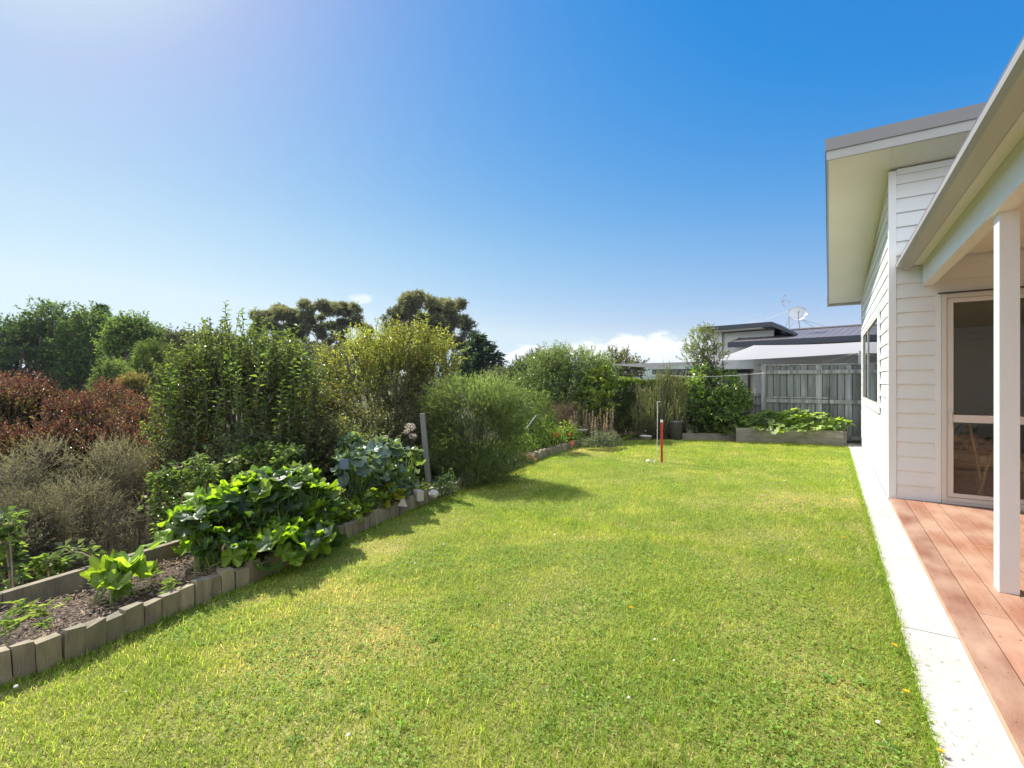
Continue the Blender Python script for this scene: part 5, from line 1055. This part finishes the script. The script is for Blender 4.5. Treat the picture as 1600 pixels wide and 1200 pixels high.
# --- big leaved vegetables
def leaf_template(nl=5, depth=.2, nseg=20, cup=.25, wave=.1, notch=.45):
    a = np.linspace(-PI, PI, nseg, endpoint=False); r = 1 - depth * (.5 - .5 * np.cos(nl * a)) - notch * np.exp(-((np.abs(a) - PI) / .28) ** 2)
    rings = [(0.0, None)]; V = [[0, 0, 0]]
    for f in (.5, 1.0):
        for aa, rr in zip(a, r):
            q = f * rr; V.append([q * math.cos(aa), q * math.sin(aa), cup * q * q + wave * f * f * math.sin(5 * aa + 1) + .04 * f * math.cos(nl * aa)])
    n = nseg; tri = [[0, 1 + j, 1 + (j + 1) % n] for j in range(n)]; quad = [[1 + j, 1 + n + j, 1 + n + (j + 1) % n, 1 + (j + 1) % n] for j in range(n)]
    vein = np.array([1.25 if math.cos(nl * (a[j] + PI / nseg)) > .75 else 1.0 for j in range(n)])
    return np.array(V), np.array(tri), np.array(quad), vein
def big_leaves(m, mt, rng, C_, Nn, Hd, size, col, tmpl, bases, stem=(.28, .36, .14), sr=.006):
    V, tri, quad, vein = tmpl
    for c, n, h, s, k, b in zip(C_, Nn, Hd, size, col, bases):
        n = n / np.linalg.norm(n); h = h - n * (h @ n); h = h / np.linalg.norm(h); sd = np.cross(n, h)
        j = V.copy(); j[:, 2] += .35 * rng.normal() * .25 * (V[:, 0] * V[:, 1]) + rng.uniform(-.15, .2) * V[:, 0] ** 2; j[1:] += rng.normal(size=(len(V) - 1, 3)) * .04
        W = c + (j[:, :1] * h + j[:, 1:2] * sd + j[:, 2:] * n) * s
        m.add(W, tri=tri, quad=quad, ct=np.outer(vein, k), cq=np.outer(vein, k))
        s0 = c - h * .02; md = (s0 + b) / 2 + np.array([0, 0, .06]) + rng.normal(size=3) * .02; u_ = np.linspace(0, 1, 5)[:, None]
        mt.tube((1 - u_) ** 2 * b + 2 * u_ * (1 - u_) * md + u_ ** 2 * s0, np.linspace(sr, sr * .55, 5), 5, stem, False)
sun_h = sdir
def veg(kind, label, cat, spec, base, n, seed, size, pal, tmpl, mat, upn=.55, outn=.6, sunn=.35, group=None, sr=.006, shell=.35, zmin=.1, droopy=0):
    rng = np.random.default_rng(seed); L = np.concatenate([lobes_of([s[:4]], s[4]) for s in spec]); w_ = L[:, 3] * L[:, 5]; i = rng.choice(len(L), n, p=w_ / w_.sum())
    d = unit(rng.normal(size=(n, 3)) + [0, 0, .45]); r = 1 - shell * rng.random(n); P = L[i, :3] + d * r[:, None] * L[i, 3:6]
    bases = np.array([cw(b_[0], b_[1]) for b_ in base]); k = P[:, 2] > zmin; P, d = P[k], d[k]; n = len(P)
    j = np.argmin(((P[:, None, :2] - bases[None]) ** 2).sum(2), 1); B = np.concatenate([bases[j] + rng.normal(size=(n, 2)) * .05, np.full((n, 1), .1)], 1)
    nn = d * outn + np.array([0, 0, upn]) + sun_h * sunn + rng.normal(size=(n, 3)) * .28; hd = d * [1, 1, .2] + [0, 0, -droopy] + rng.normal(size=(n, 3)) * .4
    o = thing(kind, label, cat, (bases[:, 0].mean(), bases[:, 1].mean(), .1), group); m, mt = M(), M()
    big_leaves(m, mt, rng, P, nn, hd, size * rng.uniform(.55, 1.2, n), pick(rng, n, pal, .18), tmpl, B, sr=sr); m.build('leaves', mat, o, True); mt.build('stems', LEAF, o, True); return o
SQ = leaf_template(5, .25, 30, .2, .12); CB = leaf_template(3, .16, 26, .3, .16, .2); PK = leaf_template(5, .12, 20, .12, .06)
veg('squash_plant', 'sprawling squash plant with huge glowing yellow green leaves in the near bed', 'vegetable plant', [(300, 822, 44, 30, 3.5), (345, 800, 50, 44, 3.75), (410, 780, 56, 46, 4.05), (460, 764, 44, 40, 4.35), (492, 790, 34, 38, 4.25), (345, 855, 50, 28, 3.5), (425, 852, 60, 36, 3.7), (485, 838, 40, 30, 4.0), (405, 902, 26, 14, 3.45)],
    [(330, 3.5), (390, 3.75), (450, 4.0), (490, 4.2)], 360, 201, .1, [((.13, .215, .022), 2), ((.175, .26, .026), 1.2), ((.055, .105, .035), 2.2), ((.09, .13, .07), 1)], SQ, BIGLEAF, .45, .6, .25)
veg('squash_plant', 'young lone squash plant with ruffled leaves rising from the mulch', 'vegetable plant', [(184, 908, 34, 9, 3.02), (190, 893, 24, 12, 3.05)], [(188, 3.02)], 12, 202, .095, [((.17, .25, .05), 2), ((.13, .21, .06), 1)], leaf_template(5, .24, 25, .6, .16), BIGLEAF, .35, .7, .3, zmin=.12, sr=.008)
veg('cabbage_plants', 'blue-green broccoli plants with broad waxy leaves below the leaning post', 'vegetable plant', [(560, 735, 34, 34, 5.1), (600, 720, 34, 36, 5.5), (636, 732, 26, 36, 5.8), (590, 760, 34, 24, 5.3), (630, 766, 22, 20, 5.6), (550, 700, 24, 20, 5.6)], [(560, 5.15), (600, 5.4), (635, 5.75)], 190, 203, .085, [((.11, .165, .13), 2), ((.14, .195, .12), 1.2), ((.17, .25, .07), .8)], CB, WAXY, .45, .6, .25)
veg('silverbeet_plants', 'yellowing leafy greens low at the edging between squash and broccoli', 'vegetable plant', [(545, 800, 30, 16, 4.65), (580, 785, 30, 18, 4.95), (610, 775, 22, 18, 5.2), (525, 790, 22, 22, 4.6)], [(545, 4.7), (585, 5.0)], 90, 204, .06, [((.14, .2, .03), 2), ((.24, .23, .03), .8), ((.08, .13, .03), 1.4)], CB, BIGLEAF, .5, .5, .2, sr=.004)
veg('pumpkin_vine', 'pale green pumpkin vine filling the raised sleeper bed', 'vegetable plant', [(1172, 660, 22, 12, 12.1), (1205, 655, 28, 15, 11.95), (1240, 653, 30, 15, 11.75), (1275, 657, 30, 13, 11.5), (1305, 662, 22, 10, 11.3), (1225, 668, 50, 9, 11.6), (1285, 668, 36, 7, 11.3), (1180, 673, 16, 6, 11.6)], [(1180, 12), (1220, 11.8), (1265, 11.5), (1300, 11.3)], 420, 205, .085, [((.24, .33, .10), 2), ((.32, .40, .14), 1.3), ((.11, .18, .07), 1)], PK, BIGLEAF, .7, .5, .35, zmin=.3)
veg('pumpkin_vine', 'small pumpkin runner trailing left of the raised bed', 'vegetable plant', [(1140, 664, 10, 6, 12.1), (1122, 668, 8, 5, 12.3)], [(1150, 12.0)], 16, 206, .07, [((.18, .25, .06), 1)], PK, BIGLEAF, .7, .4, .3)
def canes(label, spec, Y, seed, n, ncane, bases):
    rng = np.random.default_rng(seed); o = thing('raspberry_canes', label, 'plant', tuple(np.append(cw(bases[0], Y), float(T(*cw(bases[0], Y))))), 'raspberry canes'); m, mt = M(), M(); L = lobes_of(spec, Y)
    for k in range(ncane):
        i = rng.integers(len(L)); e = L[i, :3] + unit(rng.normal(size=3) + [0, 0, .5]) * L[i, 3:6] * rng.uniform(.5, 1); bx = cw(bases[rng.integers(len(bases))], Y + rng.uniform(-.15, .15)); b = np.array([bx[0], bx[1], float(T(*bx))])
        u_ = np.linspace(0, 1, 9)[:, None]; ct = b * .5 + e * .5 + [0, 0, .45]; p = (1 - u_) ** 2 * b + 2 * u_ * (1 - u_) * ct + u_ ** 2 * e; mt.tube(p, np.linspace(.006, .0025, 9), 5, (.5, .42, .34), False)
        q = rng.uniform(.3, 1, n); B = np.stack([np.interp(q, u_[:, 0], p[:, c_]) for c_ in range(3)], 1)
        for s_ in range(3):    # leaflets in threes
            D = unit(rng.normal(size=(n, 3)) * [1, 1, .35] + [0, 0, .1]); m.leaves(B + D * .03, D, np.tile([[0, 0, 1.]], (n, 1)) + rng.normal(size=(n, 3)) * .35, .062 * rng.uniform(.6, 1.2, n), .04, pick(rng, n, [((.12, .18, .045), 2), ((.18, .235, .07), 1.2), ((.075, .12, .03), 1)]), .22, .22)
    m.build('foliage', LEAF, o); mt.build('stems', TWIG, o)
canes('light green raspberry canes arching left of the squash plant', [(260, 760, 36, 34), (300, 745, 40, 34), (250, 800, 34, 26), (330, 730, 36, 26)], 4.5, 211, 24, 26, [250, 290, 330])
canes('raspberry canes with lit tips above the squash plant', [(380, 712, 36, 18), (430, 705, 36, 18), (470, 715, 26, 20)], 4.9, 212, 24, 24, [380, 430, 470])
canes('raspberry cane with fresh leaves and bare stems at the far left edge', [(8, 812, 26, 22), (-15, 830, 26, 20)], 3.25, 213, 16, 7, [25, 40])
canes('low leafy runner reaching over the retaining board', [(70, 888, 24, 6), (200, 840, 22, 18)], 3.35, 214, 12, 7, [80, 190])
rng = np.random.default_rng(220)
for px, py, s, lb in ((37, 962, .1, 'spiky green weed in the mulch near the left edge'), (63, 968, .09, 'spiky green weed second from the left edge in the mulch'), (104, 942, .04, 'tiny seedling in the mulch before the retaining board'), (8, 1000, .13, 'leafy weed at the edging on the far left'), (68, 985, .06, 'pale weed growing over the edging tops'), (236, 905, .1, 'straggly weed right of the young squash'), (265, 925, .08, 'low weed by the edging below the squash')):
    q = gp(px, py, .13); o = thing('garden_weed', lb, 'weed', (q[0], q[1], .12), 'weeds in the mulched bed'); n = 26; m, mt = M(), M(); a = rng.uniform(0, 2 * PI, n); h = rng.uniform(.2, 1, n) * s
    P = np.stack([q[0] + 0 * a + rng.normal(size=n) * s * .15, q[1] + rng.normal(size=n) * s * .15, .12 + h], 1); D = unit(np.stack([np.cos(a), np.sin(a), rng.uniform(.1, 1.0, n)], 1)); m.leaves(P, D, np.tile([[0, 0, 1.]], (n, 1)), s * rng.uniform(.4, .8, n), s * .15, pick(rng, n, [((.13, .2, .05), 1), ((.2, .26, .07), 1)]), .15, .3); m.build('foliage', LEAF, o)
    mt.tube([(q[0], q[1], .1), (q[0], q[1], .12 + s)], .003, 5, (.3, .4, .2)); mt.build('stem', LEAF, o)
# dead pink hydrangea heads behind the cabbages
o = thing('hydrangea', 'faded pinkish white flower heads beside the leaning post', 'flower', tuple(pt(640, 740, 6.3)))
rng = np.random.default_rng(231)
for px, py, r in ((641, 667, .055), (645, 682, .04), (636, 675, .03), (603, 684, .03)):
    m = M(); q = pt(px, py, 6.3); n = 150; d = unit(rng.normal(size=(n, 3))); m.leaves(q + d * r * [1.2, 1.2, .8] * rng.uniform(.7, 1.15, (n, 1)), unit(np.cross(d, rng.normal(size=(n, 3)))), d, .022, .02, pick(rng, n, [((.58, .50, .42), 2), ((.64, .6, .54), 1), ((.34, .27, .2), 1.2)])); hd_ = m.build('flower_head', FLOWER, o)
    m = M(); g_ = q.copy(); g_[2] = .05; m.tube([g_, (g_ + q) / 2 + [.02, 0, 0], q], .005, 5, (.3, .35, .2)); m.build('stem', BARK, hd_)
